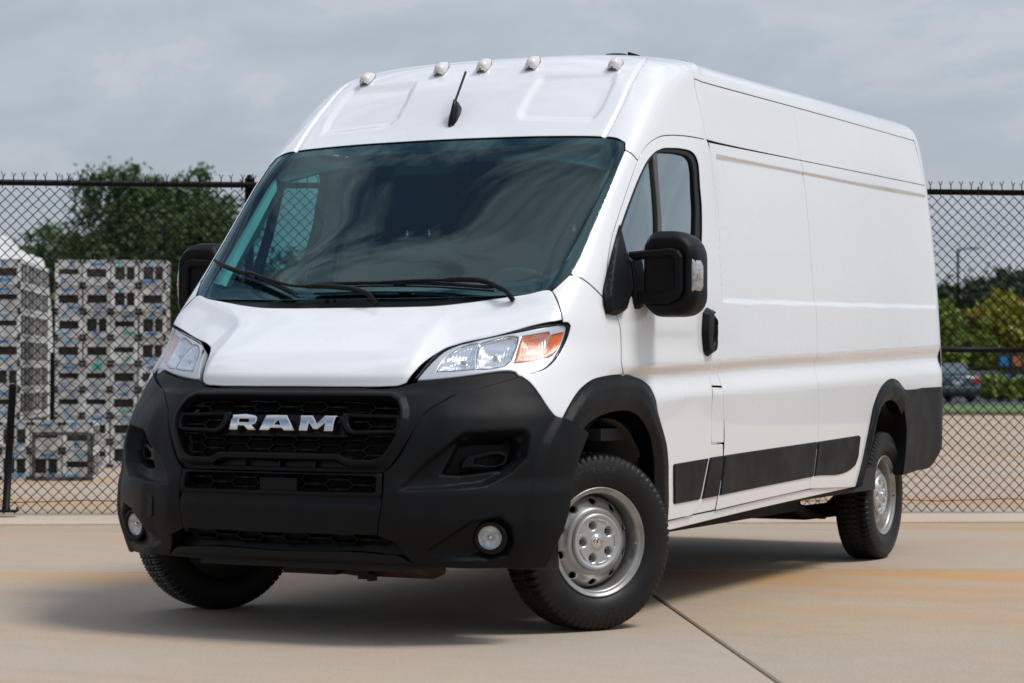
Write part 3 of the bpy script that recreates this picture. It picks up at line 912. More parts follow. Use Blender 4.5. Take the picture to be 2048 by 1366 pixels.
def body_net():
    net = []
    for t, S, f, zc_, zs_, bump in ROWS:
        r = []
        for j, (x, y) in enumerate(f):
            b = bump * [0, 0, .15, .5, .9, 1, .75, .1][j]
            x += b * .55; y -= b * .85
            r.append((x, y, zc_ + (zs_ - zc_) * (x / S) ** 2))
        dz = max(0, t - 2.3)
        g = min(max((t - 1.1) / 1.4, 0), 1); g = g * g * (3 - 2 * g)
        for k, y in enumerate(SY):
            x = [S, S, S, S - .004, S - .012, S - .06, S * .6, 0][k]
            yy = y - (max(0, t - 1.2) * .045 if k >= 3 else 0) * (k - 2) / 5 - (dz ** 2 if k >= 3 else 0)
            r.append((x, yy + .035 * (k >= 3), zs_ + .062 * g * min(max((y - 1.5) / 3.3, 0), 1)))
        net.append(r)
    return np.array(net)
NET = body_net()
TK = np.array([r[0] for r in ROWS])
def spl(x):
    n = len(x); h = np.diff(x); A = np.zeros((n, n)); B = np.zeros((n, n)); A[0, 0] = A[-1, -1] = 1
    for i in range(1, n - 1):
        A[i, i-1] = h[i-1]; A[i, i] = 2 * (h[i-1] + h[i]); A[i, i+1] = h[i]
        B[i, i-1] = 6 / h[i-1]; B[i, i] = -6 / h[i-1] - 6 / h[i]; B[i, i+1] = 6 / h[i]
    return np.linalg.solve(A, B)
def bas(x, M, q):
    n = len(x); i = np.clip(np.searchsorted(x, q) - 1, 0, n - 2); h = x[i+1] - x[i]
    a = (x[i+1] - q) / h; b = 1 - a
    W = np.zeros((len(q), n)); r = np.arange(len(q))
    W[r, i] += a; W[r, i+1] += b
    return W + ((a**3 - a) * h * h / 6)[:, None] * M[i] + ((b**3 - b) * h * h / 6)[:, None] * M[i+1]
_sg = np.linalg.norm(np.diff(NET[4], axis=0), axis=1)
WK = np.concatenate([[0], np.cumsum(_sg)])
WX = np.concatenate([-WK[1:4][::-1], WK])
NETX = np.concatenate([NET[:, 1:4][:, ::-1] * np.array([-1, 1, 1]), NET], axis=1)
MW = spl(WX); MT = spl(TK)
NFLAT = NETX.reshape(len(TK), -1)
def P(w, t):
    sg = np.where(w < 0, -1.0, 1.0)
    o = np.einsum('nkc,nk->nc', (bas(TK, MT, t) @ NFLAT).reshape(len(t), -1, 3), bas(WX, MW, np.abs(w)))
    o[:, 0] *= sg
    return o
def PN(w, t, e=2e-3):
    n = np.cross(P(w + e, t) - P(w - e, t), P(w, t + e) - P(w, t - e))
    return n / np.linalg.norm(n, axis=1)[:, None]
def surf(q, off=0.0, disp=None):
    w, t = q[:, 0], q[:, 1]
    d = off + (disp(q) if disp is not None else 0.0)
    return P(w, t) + PN(w, t) * (np.zeros(len(q)) + d)[:, None]
def surfN(q, off=0.0, disp=None, e=2.5e-3):
    ex = np.array([[e, 0]]); ey = np.array([[0, e]])
    n = np.cross(surf(q + ex, off, disp) - surf(q - ex, off, disp), surf(q + ey, off, disp) - surf(q - ey, off, disp))
    return n / np.maximum(np.linalg.norm(n, axis=1), 1e-12)[:, None]
def at(w, t, off=0.0):
    return Vector(surf(np.array([[w, t]]), off)[0])
def mirror_loop(h):
    """half outline from centre to centre -> whole outline"""
    h = [tuple(p) for p in h]
    return h + [(-a, b) for a, b in h[::-1] if a > 1e-4]

van = empty('cargo_van')
tag(van, 'white high-roof cargo van with black plastic bumpers parked on the concrete', 'van')

def panel(name, outline, m, holes=(), off=0.0, disp=None, res=0.03, gap=0.0018, edge=0.003, depth=0.02, side=0, parent=None,
          step=0.012, corner=38.0, roll=0.6, label=None, feats=()):
    """one body panel cut out of the body surface: rounded edge and returned flange all round.
    side 0: as given; side 1: as given plus its mirror image on the other flank"""
    loops = [ccw(resample(outline, step, corner))] + [ccw(resample(h, step, corner)) for h in holes]
    r0 = [offset2d(loops[0], gap)] + [offset2d(h, -gap) for h in loops[1:]]
    r1 = [offset2d(loops[0], gap + edge)] + [offset2d(h, -gap - edge) for h in loops[1:]]
    lo = r1[0].min(0); hi = r1[0].max(0)
    gx = np.arange(lo[0], hi[0], res); gy = np.arange(lo[1], hi[1], res * 0.7)
    X, Y = np.meshgrid(gx, gy)
    X[1::2] += res / 2
    q = np.stack([X.ravel(), Y.ravel()], 1)
    k = inpoly(q, r1[0])
    q = q[k]
    if len(q):
        k = segdist(q, r1[0]) > min(res, step) * 0.5
        for h in r1[1:]:
            k &= ~inpoly(q, h)
            k &= segdist(q, h) > min(res, step) * 0.5
        q = q[k]
    # extra points that follow pressed lines, so their edges stay crisp
    for line, closed, offs in feats:
        for sgn in ((1, -1) if side == 0 else (1,)):
            ln = resample(line, .010, 30, closed) * [sgn, 1]
            if closed:
                ln = ccw(ln)
                ring_ = [offset2d(ln, d_) for d_ in offs]
            else:
                tg = np.gradient(ln, axis=0); tg /= np.maximum(np.linalg.norm(tg, axis=1), 1e-9)[:, None]
                nn_ = np.stack([-tg[:, 1], tg[:, 0]], 1)
                ring_ = [ln + nn_ * d_ for d_ in offs]
            ex = np.concatenate(ring_)
            k = inpoly(ex, r1[0]) & (segdist(ex, r1[0]) > .004)
            for h in r1[1:]:
                k &= ~inpoly(ex, h) & (segdist(ex, h) > .004)
            lim = max(abs(d_) for d_ in offs) + .005
            if len(q):
                q = q[segdist(q, ln, closed) > lim]
            q = np.concatenate([q, ex[k]])
    V, F, rings = triangulate(r1, q)
    top = surf(V, off, disp); tn = surfN(V, off, disp)
    # orientation: outward
    fn = np.cross(top[F[:, 1]] - top[F[:, 0]], top[F[:, 2]] - top[F[:, 0]])
    flip = (fn * tn[F[:, 0]]).sum(1) < 0
    F[flip] = F[flip][:, ::-1]
    verts = [top]; nrm = [tn]; faces = F.tolist(); k = len(top); flange = []
    for li, lp in enumerate(r0):
        n = len(lp)
        b1 = np.array(rings[li])
        nn = tn[b1]
        a = surf(lp, off, disp)
        outw = a - top[b1]
        outw /= np.maximum(np.linalg.norm(outw, axis=1), 1e-9)[:, None]
        e0 = a - nn * edge * roll
        en = nn + outw; en /= np.linalg.norm(en, axis=1)[:, None]
        dn = e0 - nn * depth
        verts += [e0, e0, dn]; nrm += [en, outw, outw]
        A, B, C = k, k + n, k + 2 * n
        for i in range(n):
            j = (i + 1) % n
            qd = [(b1[i], b1[j], A + j, A + i), (B + i, B + j, C + j, C + i)]
            for fi, f in enumerate(qd):
                if fi: flange.append(len(faces))
                faces.append(tuple(int(z) for z in (f if li > 0 else f[::-1])))
        k += 3 * n
    V3 = np.concatenate(verts); N3 = np.concatenate(nrm)
    par = van if parent is None else parent
    if label is None: label = ''
    a = obj(name, V3, faces, m, par if not isinstance(par, (list, tuple)) else par[0], True, N3)
    if label: a['label'] = label
    def flange_shade(o_):  # gap walls of painted panels coloured black, standing in for shade in the seams
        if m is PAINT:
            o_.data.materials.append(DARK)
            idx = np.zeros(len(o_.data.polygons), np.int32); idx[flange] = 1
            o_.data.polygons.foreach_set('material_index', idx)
    flange_shade(a)
    if side:
        mm = np.array([-1, 1, 1])
        b = obj(name, V3 * mm, [f[::-1] for f in faces], m, par if not isinstance(par, (list, tuple)) else par[1], True, N3 * mm)
        if label: b['label'] = label
        flange_shade(b)
        return a, b
    return a

PAINT = mat('van_white_paint', (.79, .80, .81), .28, coat=1.0, rvar=.04, vscale=3)
BLACK = mat('black_textured_plastic', (.0060, .0064, .0072), .44, spec=.15, bump=.35, bscale=700, rvar=.07, vscale=7)
BLACKS = mat('black_smooth_plastic', (.005, .005, .0055), .38, spec=.2)
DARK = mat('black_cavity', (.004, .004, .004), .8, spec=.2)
RUBBER = mat('window_rubber', (.008, .008, .008), .5, spec=.3)
CHROME = mat('chrome', (.76, .745, .71), .07, metal=1.0)
SILVER = mat('wheel_silver_paint', (.42, .415, .40), .38, metal=.65, col2=(.30, .285, .265), vscale=14)
GLASS = glass('tinted_windscreen_glass', (.36, .72, .73), 1.5, 0.0, (.80, 1.0, .98), .9)
SGLASS = glass('tinted_door_glass', (.40, .68, .68), 2.1, 0.0, (.88, 1.0, 1.0), 1.35)
CLEAR = glass('clear_lamp_lens', (.95, .96, .97), 1.2, 0.16)
FRIT = mat('black_glass_band', (.006, .007, .009), .06, coat=.3)

# --- outlines (w along the body from the nose centre, t up), metres
LAMP = [(.505,1.031),(.525,1.074),(.546,1.121),(.568,1.159),(.601,1.181),(.661,1.199),(.759,1.221),(.869,1.238),(.996,1.253),(1.065,1.258),(1.101,1.256),(1.117,1.244),(1.117,1.223),(1.099,1.157),(1.079,1.109),(1.041,1.075),(.994,1.058),(.943,1.046),(.932,1.048),(.91,1.065),(.891,1.069),(.859,1.069),(.772,1.059),(.668,1.046),(.571,1.036)]
HOOD_LAMP = [(.478,1.025),(.494,1.062),(.513,1.109),(.535,1.146),(.562,1.176),(.60,1.194),(.69,1.216),(.775,1.232),(.871,1.247),(.978,1.259),(1.037,1.265)]
HOOD_FENDER = [(1.057,1.270),(1.033,1.292),(.978,1.336),(.932,1.367),(.897,1.387)]
HOOD_REAR = [(.759,1.375),(.627,1.357),(.551,1.345),(.426,1.331),(.284,1.327),(.1,1.326),(0,1.326)]
BUMP_FENDER = [(.943,1.041),(.974,1.024),(1.041,.971),(1.106,.913),(1.14,.885),(1.177,.875)]
ARCH_OUT = [(1.177,.877),(1.217,.931),(1.269,.986),(1.339,1.024),(1.441,1.042),(1.57,1.047),(1.675,1.041),(1.77,1.023),(1.883,.984),(2.0,.918),(2.075,.837),(2.108,.756),(2.119,.669),(2.119,.509),(2.115,.412)]
ARCH_IN = [(1.284,.816),(1.336,.848),(1.423,.876),(1.53,.893),(1.63,.899),(1.743,.893),(1.85,.862),(1.915,.812),(1.946,.731),(1.960,.624),(1.962,.518),(1.958,.412)]
RARCH_OUT = [(4.872,.445),(4.974,.58),(5.068,.725),(5.174,.881),(5.31,.974),(5.43,1.012),(5.56,1.026),(5.68,1.012),(5.813,.967)]
RARCH_IN = [(4.965,.448),(5.05,.579),(5.152,.731),(5.275,.849),(5.40,.893),(5.52,.905),(5.634,.884),(5.743,.82)]
FEND_PIL = [(.972,1.455),(1.046,1.443),(1.151,1.413),(1.25,1.377),(1.321,1.344),(1.377,1.315),(1.414,1.297)]
DOOR_FRONT = [(1.416,1.296),(1.475,1.242),(1.52,1.164),(1.566,1.071),(1.595,1.047)]
DOOR_UP = [(1.342,1.357),(1.265,1.439),(1.217,1.524),(1.182,1.61),(1.167,1.69),(1.168,1.795),(1.178,1.9),(1.186,1.972),(1.205,2.03),(1.247,2.068),(1.312,2.095),(1.416,2.111),(1.569,2.121),(1.81,2.127),(2.194,2.130),(2.417,2.126)]
DOOR_REAR = [(2.541,2.085),(2.646,1.971),(2.727,1.808),(2.741,1.622),(2.72,1.439),(2.700,1.276),(2.672,1.13),(2.64,1.055),(2.655,.99),(2.685,.867),(2.668,.739),(2.631,.640),(2.562,.486),(2.487,.449),(2.42,.428)]
BPIL = [(2.586,2.088),(2.696,1.973),(2.788,1.811),(2.811,1.624),(2.806,1.441),(2.803,1.278),(2.787,1.131),(2.775,1.06),(2.805,.991),(2.845,.865),(2.837,.677),(2.769,.494),(2.747,.432)]
CAP_REAR = [(2.417,2.133),(1.927,2.281),(1.7,2.358),(1.587,2.4105)]
WINDOW = [(1.225,1.612),(1.217,1.696),(1.23,1.817),(1.256,1.908),(1.291,1.982),(1.333,2.019),(1.387,2.039),(1.518,2.054),(1.705,2.060),(1.868,2.056),(2.022,2.034),(2.113,2.007),(2.261,1.904),(2.382,1.794),(2.425,1.657),(2.405,1.543),(2.383,1.439),(2.321,1.408),(1.685,1.388),(1.407,1.376),(1.332,1.378),(1.285,1.44),(1.251,1.525)]
SEAM2 = [(4.217,2.409),(4.217,2.347),(4.236,2.133),(4.238,2.045),(4.240,1.732),(4.238,1.504),(4.238,1.36),(4.229,1.228),(4.220,.869),(4.215,.715),(4.123,.529),(4.11,.469)]
WS = [(0,2.100),(.213,2.099),(.505,2.095),(.735,2.083),(.884,2.071),(.968,2.050),(1.003,2.015),(.999,1.856),(.978,1.651),(.971,1.513),(.958,1.46),(.927,1.423),(.885,1.391)]

def itp(w, a, b):
    return a[1] + (w - a[0]) * (b[1] - a[1]) / (b[0] - a[0])
def side_disp(q):
    """pressed lines of the flank"""
    w = np.abs(q[:, 0]); t = q[:, 1]
    tC = itp(w, (2.5, 2.069), (6.6, 2.087)); tD = itp(w, (2.8, 1.382), (6.67, 1.446))
    d = -.010 * sstep((t - tD + .004) / .022) * sstep((tC + .004 - t) / .016) * sstep((w - 2.80) / .02) * sstep((6.56 - w) / .03)
    tE = itp(w, (2.76, 1.118), (6.58, 1.231)); tE2 = itp(w, (2.76, 1.06), (6.58, 1.155))
    up = (tE - t) / (tE - tE2)
    lo = (t - (tE2 - .10)) / .10
    v = np.where(t > tE2, sstep(up), sstep(lo) * (t < tE2) * 1.0)
    d -= .019 * v * sstep((w - 1.42) / .3) * (t > .8)
    d += .004 * sstep((tE2 - t) / .12) * sstep((w - 1.42) / .3)
    return d
DITCH = [(.766,2.06),(.768,2.084),(.775,2.174),(.792,2.34),(.83,2.44),(.88,2.53)]
RECESS = [(.334,2.405),(.319,2.323),(.318,2.230),(.345,2.198),(.65,2.173),(.668,2.229),(.676,2.369),(.66,2.40)]
def cap_disp(q):
    a = np.stack([np.abs(q[:, 0]), q[:, 1]], 1)
    d = -.013 * sstep(.5 - sdist(a, RECESS) / .045)
    g = segdist(a, DITCH, False)
    d -= .011 * np.exp(-(g / .014) ** 2)
    return d
CREASE = [(.462,1.0),(.466,1.058),(.470,1.105),(.471,1.161),(.474,1.21),(.482,1.255),(.505,1.283),(.573,1.311),(.766,1.366),(.92,1.405)]
def hood_disp(q):
    w = np.abs(q[:, 0]); t = q[:, 1]
    a = np.stack([w, t], 1)
    x = -sdist(a, CREASE + [(1.2, 1.42), (1.2, .98), (.462, .98)])
    x = .5 * (x + np.sqrt(x * x + .010 ** 2))
    d = -.034 * (1 - np.exp(-x / .055)) * sstep((1.41 - t) / .08) * (1 - sstep((w - .70) / .34))
    d -= .022 * sstep((1.052 - t) / .05)
    return d

# --- painted panels
panel('hood', mirror_loop([(0,1.010),(.252,1.010),(.40,1.012),(.455,1.016)] + HOOD_LAMP + HOOD_FENDER + HOOD_REAR), PAINT, disp=hood_disp, res=.016, feats=[(CREASE, False, (-.02, -.010, -.004, .004, .010, .02))])
panel('front_fender', HOOD_FENDER[::-1][1:-1] + [(1.057,1.270)] + LAMP[9:18] + BUMP_FENDER + ARCH_OUT[1:6] + DOOR_FRONT[::-1] + FEND_PIL[::-1][1:] + [(.955,1.455),(.927,1.423),(.897,1.387)], PAINT, side=1, disp=side_disp, res=.022)
panel('windscreen_pillar', [(1.003,2.015),(.999,1.856),(.978,1.651),(.971,1.513),(.958,1.462)] + FEND_PIL + DOOR_UP[:8] + [(1.077,2.002)], PAINT, side=1, res=.022)
panel('roof_cap', mirror_loop(WS[:7] + [(1.077,2.002)] + DOOR_UP[7:-1] + CAP_REAR + [(1.48,2.5),(1.46,2.6),(1.44,2.78),(0,2.78)]), PAINT, disp=cap_disp, res=.02, corner=30, feats=[(DITCH, False, (-.028, -.018, -.010, -.004, .004, .010, .018, .028)), (RECESS, True, (-.022, -.012, 0, .012, .022))])
DOOR = DOOR_FRONT[::-1] + DOOR_UP[:-1] + [(2.417,2.130)] + DOOR_REAR + [(2.3,.424),(2.119,.420)] + ARCH_OUT[5:-1][::-1]
doors = panel('cab_door', DOOR, PAINT, holes=[WINDOW], side=1, disp=side_disp, res=.025)
TOPA = 2.409
panel('upper_side_panel', CAP_REAR + [(4.217,2.4105)] + SEAM2[1:2] + [(4.208,2.136)], PAINT, side=1, res=.04, gap=.0012, corner=15, depth=.03)
panel('upper_side_panel', [(4.208,2.136),(4.217,2.347),(4.217,2.4105),(5.4,2.408),(6.50,2.404),(6.53,2.28),(6.56,2.148)], PAINT, side=1, res=.04, gap=.0012, corner=15, depth=.03)
panel('cargo_side_panel', BPIL[::-1] + [(2.52,2.125),(4.208,2.136)] + SEAM2[3:], PAINT, side=1, disp=side_disp, res=.016)
panel('cargo_side_panel', SEAM2[3:][::-1] + [(4.208,2.136),(5.4,2.142),(6.56,2.148),(6.62,1.9),(6.655,1.5),(6.66,1.2),(6.64,.976),(6.2,.970)] + RARCH_OUT[::-1], PAINT, side=1, disp=side_disp, res=.016)
panel('door_pillar', [(2.46,2.122)] + DOOR_REAR[:9] + [(2.655,1.0),(2.809,.997)] + BPIL[:9][::-1], PAINT, side=1, disp=side_disp, res=.03)
panel('fuel_flap', [(2.658,.995),(2.807,.992),(2.845,.865),(2.838,.738),(2.672,.741),(2.685,.867)], PAINT, side=1, disp=side_disp, res=.03)
panel('door_pillar', [(2.668,.735),(2.838,.733),(2.837,.677),(2.769,.494),(2.747,.434),(2.425,.428),(2.487,.449),(2.562,.486),(2.631,.640)], PAINT, side=1, res=.03)
panel('sill', [(2.11,.372),(3.5,.408),(4.95,.445),(4.86,.466),(4.11,.466),(2.75,.430),(2.42,.425),(2.11,.416)], PAINT, side=1, off=-.006, res=.04, depth=.05)
roof_out = [(1.48,2.5),(1.587,2.412),(4.2,2.412),(6.50,2.405),(6.60,2.46),(6.62,2.6),(6.62,2.78),(4.2,2.78),(1.44,2.78)]
panel('roof_rail', roof_out, PAINT, side=1, res=.04, corner=15, depth=.03, gap=.0008)
# flat roof sheet and tail
q = surf(np.array([(w, 2.785) for w in np.linspace(0, WK[-1], 60)]))
q = np.vstack([q, (q * [-1, 1, 1])[::-1]])
obj('roof_sheet', np.vstack([q, [[0, 3.2, 2.60]]]), [(i, (i + 1) % len(q), len(q)) for i in range(len(q))], PAINT, van, True)
panel('rear_door', [(6.66,.98),(6.66,1.5),(6.62,1.9),(6.56,2.15),(6.51,2.4),(6.62,2.6),(6.64,2.78),(7.70,2.78),(7.70,.98)], PAINT, side=1, res=.06)
panel('rear_bumper', [(5.813,.965),(6.638,.974),(7.70,.976),(7.70,.60),(6.62,.60),(6.53,.560),(6.43,.512),(6.1,.485),(5.803,.470),(5.84,.6),(5.85,.748),(5.80,.85),(5.743,.82)], BLACK, side=1, off=.006, res=.04, depth=.06)

# --- wheel arch trims
def arch_disp(q, o=ARCH_OUT, i=ARCH_IN):
    a = np.stack([np.abs(q[:, 0]), q[:, 1]], 1)
    do = segdist(a, o, False); di = segdist(a, i, False)
    f = do / np.maximum(do + di, 1e-6)
    return .006 + .020 * sstep(f / .35) - .022 * np.clip((f - .62) / .38, 0, 1)
panel('wheel_arch_trim', ARCH_OUT + ARCH_IN[::-1], BLACK, side=1, disp=arch_disp, res=.02, depth=.09, edge=.004, gap=.001)
panel('wheel_arch_trim', RARCH_OUT + RARCH_IN[::-1], BLACK, side=1, disp=lambda q: arch_disp(q, RARCH_OUT, RARCH_IN), res=.02, depth=.09, edge=.004, gap=.001)
# --- side mouldings
for mo in ([(2.185,.664),(2.616,.675),(2.505,.492),(2.185,.487),(2.172,.497),(2.172,.655)], [(2.638,.676),(2.821,.680),(2.759,.497),(2.532,.492)],
           [(2.837,.681),(4.194,.708),(4.143,.529),(2.778,.497)], [(4.212,.708),(4.90,.724),(4.922,.717),(4.888,.604),(4.84,.56),(4.78,.546),(4.160,.530)]):
    panel('side_moulding', mo, BLACK, side=1, off=.012, res=.04, edge=.007, depth=.016, roll=.9, gap=.0015, corner=12)

# --- windscreen, its black border, cowl, wipers
WS_BOT = [(.712,1.370),(.574,1.366),(.407,1.362),(.175,1.360),(0,1.360)]
ws_all = mirror_loop(WS + WS_BOT)
ws = panel('windscreen', ws_all, GLASS, off=-.004, res=.03, gap=.004, edge=.002, depth=.004)
panel('frit_band', ws_all, FRIT, holes=[mirror_loop([(0,2.040),(.3,2.043),(.769,2.041),(.845,2.028),(.880,1.985),(.892,1.783),(.890,1.616),(.880,1.53),(.835,1.475),(.729,1.444),(.534,1.434),(.181,1.428),(0,1.427)])],
      off=-.0065, res=.03, gap=.005, edge=.001, depth=.001, parent=ws)
panel('sensor_cover', [(-.175,2.06),(.175,2.06),(.165,1.98),(.145,1.935),(-.145,1.935),(-.165,1.98)], DARK, off=-.0075, res=.03, gap=0, edge=.001, depth=.06, parent=ws)
COWL = HOOD_REAR[::-1]
def cowl_disp(q):
    t = q[:, 1]; w = np.abs(q[:, 0])
    u = (t - 1.326) / .034
    return -.012 - .003 * (np.cos(u * 2 * np.pi * 4) > 0) * (w < .42) * (u > .45)
cowl = panel('cowl', mirror_loop([(0,1.329),(.284,1.330),(.426,1.334),(.551,1.348),(.627,1.359),(.759,1.377),(.88,1.387),(.86,1.393),(.78,1.394),(.712,1.374),(.574,1.369),(.407,1.364),(.175,1.362),(0,1.362)]), BLACKS, disp=cowl_disp, res=.0055, gap=.0005, edge=.001, depth=.02, step=.02)
def wiper(blade, arm):
    r = MB()
    bl = resample(blade, .03, 60, False)
    pts = surf(bl, .030)
    up = surf(bl, .012)
    b = MB()
    b.tube([tuple(p) for p in pts], [.004] + [.0085] * (len(pts) - 2) + [.004], 6)
    b.tube([tuple(p) for p in up], .004, 5)
    o = b.build('wiper', BLACKS, van)
    ar = resample(arm, .03, 60, False)
    pa = surf(ar, .042)
    pa[-1] -= surfN(ar[-1:])[0] * .04
    m = MB().tube([tuple(p) for p in pa], [.006] * (len(pa) // 2) + [.011] * (len(pa) - len(pa) // 2), 8)
    m.build('arm', BLACKS, o)
    j = len(bl) // 2
    MB().tube([tuple(pts[j - 1]), tuple(pts[j]), tuple(pts[j + 1])], .014, 8).build('clip', BLACKS, o)
wiper([(-.846,1.53),(-.553,1.453),(-.26,1.361)], [(-.556,1.452),(-.28,1.388),(-.134,1.385),(.032,1.366),(.133,1.334)])
wiper([(-.226,1.404),(.087,1.406),(.395,1.397),(.62,1.378)], [(.119,1.400),(.372,1.404),(.59,1.392),(.655,1.365),(.72,1.345)])

# --- bumper, grille
SEAM = [(.938,1.042),(.816,1.006),(.692,.971),(.655,.944),(.602,.904),(.555,.81),(.49,.693),(.467,.672)]
SEAM_LOW = [(.468,.567),(.45,.428)]
BUMP_TOP = [(0,1.005),(.254,1.004),(.461,1.010),(.507,1.024),(.573,1.030),(.669,1.041),(.774,1.054),(.86,1.063),(.893,1.063),(.91,1.059),(.938,1.042)]
BUMP_ARCH = [(1.315,.816),(1.254,.725),(1.214,.629),(1.195,.524),(1.173,.447),(1.130,.37),(1.081,.305)]
BUMP_BOT = [(.974,.303),(.759,.305),(.566,.312),(.538,.349),(.517,.40)]
DUCT = [(.712,.79),(.755,.818),(.896,.826),(.998,.827),(1.013,.807),(1.001,.731),(.939,.674),(.845,.628),(.67,.612),(.533,.606),(.61,.705)]
POCKET = [(.735,.792),(.80,.806),(.978,.812),(.993,.785),(.980,.730),(.922,.682),(.74,.664),(.672,.668)]
FOGP_ = [(.613,.365),(.699,.425),(.798,.486),(.905,.500),(.949,.465),(.957,.406),(.933,.357),(.87,.345),(.661,.345)]
FOGP = FOGP_
FOG = (.868, .418)
LIPL = [(1.170,.875),(1.10,.774),(1.058,.663),(1.040,.565),(1.030,.464),(1.005,.386),(.955,.29)]
def corner_disp(q):
    a = np.stack([np.abs(q[:, 0]), q[:, 1]], 1); w, t = a[:, 0], a[:, 1]
    d = -.050 * sstep(.5 - sdist(a, DUCT) / .022) * (.25 + .75 * sstep((w - .50) / .34))
    d -= .075 * sstep(.5 - sdist(a, POCKET) / .016)
    d -= .045 * sstep(.5 - sdist(a, FOGP) / .024) * (.3 + .7 * sstep((w - .60) / .22))
    # ledge running below the duct and the raised wheel arch lip
    d += .012 * sstep((.66 - t) / .08) * sstep((t - .36) / .14) * sstep((w - .46) / .08)
    da = segdist(a, LIPL, False)
    inside = (w - np.interp(t, [.29,.386,.464,.565,.663,.774,.875], [.955,1.005,1.03,1.04,1.058,1.10,1.17])) > 0
    d += .015 * np.where(inside, 1.0, sstep(1 - da / .040))
    # upper wing folds back towards the lamp
    d += .010 * sstep((.97 - t) / .10) * sstep((w - .6) / .1)
    return d
FOGH = [(FOG[0] + .066 * math.cos(R(a_)), FOG[1] + .064 * math.sin(R(a_))) for a_ in range(0, 360, 15)]
bump = panel('bumper_corner', SEAM[::-1] + BUMP_FENDER[1:] + BUMP_ARCH + BUMP_BOT + SEAM_LOW[::-1], BLACK, holes=[FOGH], side=1, disp=corner_disp, res=.010, depth=.07, edge=.004, gap=.0015, feats=[(DUCT, True, (-.011, -.004, .004, .011)), (POCKET, True, (-.009, -.003, .003, .009)), (FOGP, True, (-.013, -.004, .004, .013)), (LIPL, False, (-.042, -.030, -.018, -.008, 0, .008, .018, .030, .042))])
GRILLE = [(0,.956),(.272,.956),(.445,.954),(.482,.938),(.503,.905),(.512,.873),(.508,.835),(.496,.80),(.478,.763),(.455,.730),(.42,.718),(.316,.717),(.276,.737),(0,.738)]
TRAP = [(0,.712),(.262,.712),(.315,.686),(0,.686)]
EAR = [(.255,.899),(.508,.893),(.519,.866),(.509,.821),(.309,.816),(.280,.832),(.262,.861)]
EARI = [(.290,.884),(.490,.880),(.497,.862),(.491,.836),(.322,.832),(.304,.842),(.290,.864)]
GR = ccw(resample(mirror_loop(GRILLE), .012)); 
def mask_disp(q):
    a = np.stack([np.abs(q[:, 0]), q[:, 1]], 1)
    d = segdist(a, GRILLE[:-1] + [(0,.738)], False)
    v = .016 * sstep(1.35 - d / .026)
    v -= .012 * sstep((a[:, 1] - .965) / .04)
    v -= .014 * sstep((.71 - a[:, 1]) / .035)
    return v
mask = panel('bumper_centre', mirror_loop(BUMP_TOP + SEAM[1:] + [(.455,.668),(0,.668)]), BLACK, holes=[mirror_loop(GRILLE), mirror_loop(TRAP)], disp=mask_disp, res=.009, depth=.05, edge=.004, corner=17)
SLOT = [(0,.658),(.425,.656),(.438,.650),(.442,.60),(.430,.590),(0,.591)]
def plate_disp(q):
    return .004 - .012 * sstep((.585 - q[:, 1]) / .01) + .010 * sstep((.575 - q[:, 1]) / .05)
plate = panel('number_plate_panel', mirror_loop([(0,.664),(.462,.668),(.468,.567),(.45,.430),(0,.426)]), BLACK, holes=[mirror_loop(SLOT)], disp=plate_disp, res=.013, depth=.05, edge=.004, corner=20)
panel('cavity', mirror_loop([(0,.98),(.47,.98),(.53,.9),(.48,.70),(.47,.34),(0,.33)]), DARK, off=-.075, res=.05, parent=mask)
def honey(name, region, parent, off, cx=.1075, hh=.019, tip=.0645, flat=.043, th=.0028, dep=.022, x0=0.0, y0=.0, ban=()):
    poly = ccw(resample(region, .012))
    segs = {}
    for i in range(-7, 8):
        for j in range(-20, 60):
            x = x0 + i * cx; y = y0 + j * 2 * hh + (hh if i % 2 else 0)
            c6 = [(x - tip, y), (x - flat, y + hh), (x + flat, y + hh), (x + tip, y), (x + flat, y - hh), (x - flat, y - hh)]
            for k in range(6):
                a, b = c6[k], c6[(k + 1) % 6]
                key = tuple(sorted(((round(a[0], 3), round(a[1], 3)), (round(b[0], 3), round(b[1], 3)))))
                segs[key] = (np.array(a), np.array(b), k in (1, 4))
    f = []; qs = []; cand = []
    n = 6
    for a, b, fl in segs.values():
        for k in range(n):
            cand.append((a + (b - a) * k / n, a + (b - a) * (k + 1) / n, (b - a) / np.linalg.norm(b - a), fl and k in (2, 3)))
    mid = np.array([(c_[0] + c_[1]) / 2 for c_ in cand])
    ok = inpoly(mid, poly)
    for h in ban:
        ok &= ~inpoly(mid, h)
    for (s0, s1, d, thick), good in zip(cand, ok):
        if not good:
            continue
        nn = np.array([-d[1], d[0]])
        tw = th * (2.0 if thick else 1.0) / 2
        s0 = s0 - d * .0005; s1 = s1 + d * .0005
        i = len(qs)
        qs += [s0 - nn * tw, s1 - nn * tw, s1 + nn * tw, s0 + nn * tw]
        f.append(i)
    qs = np.array(qs)
    A = surf(qs, off); B = surf(qs, off - dep)
    n = len(qs); V = np.vstack([A, B]); F = []
    for i in f:
        F.append((i, i + 1, i + 2, i + 3))
        for k in range(4):
            j = (k + 1) % 4
            F.append((i + j, i + k, n + i + k, n + i + j))
    return obj(name, V, F, BLACKS, parent)
EARF = ccw(resample(EAR, .02)); EARM = EARF * [-1, 1]
BAR = np.array([(-.27, .808), (.27, .808), (.27, .903), (-.27, .903)])
gr = honey('grille_mesh', mirror_loop(GRILLE), mask, -.022, y0=.9475, ban=(BAR,))
panel('grille_bar', mirror_loop([(0,.903),(.25,.900),(.252,.86),(.275,.825),(.305,.810),(0,.810)]), BLACKS, off=-.030, res=.04, depth=.03, parent=mask)
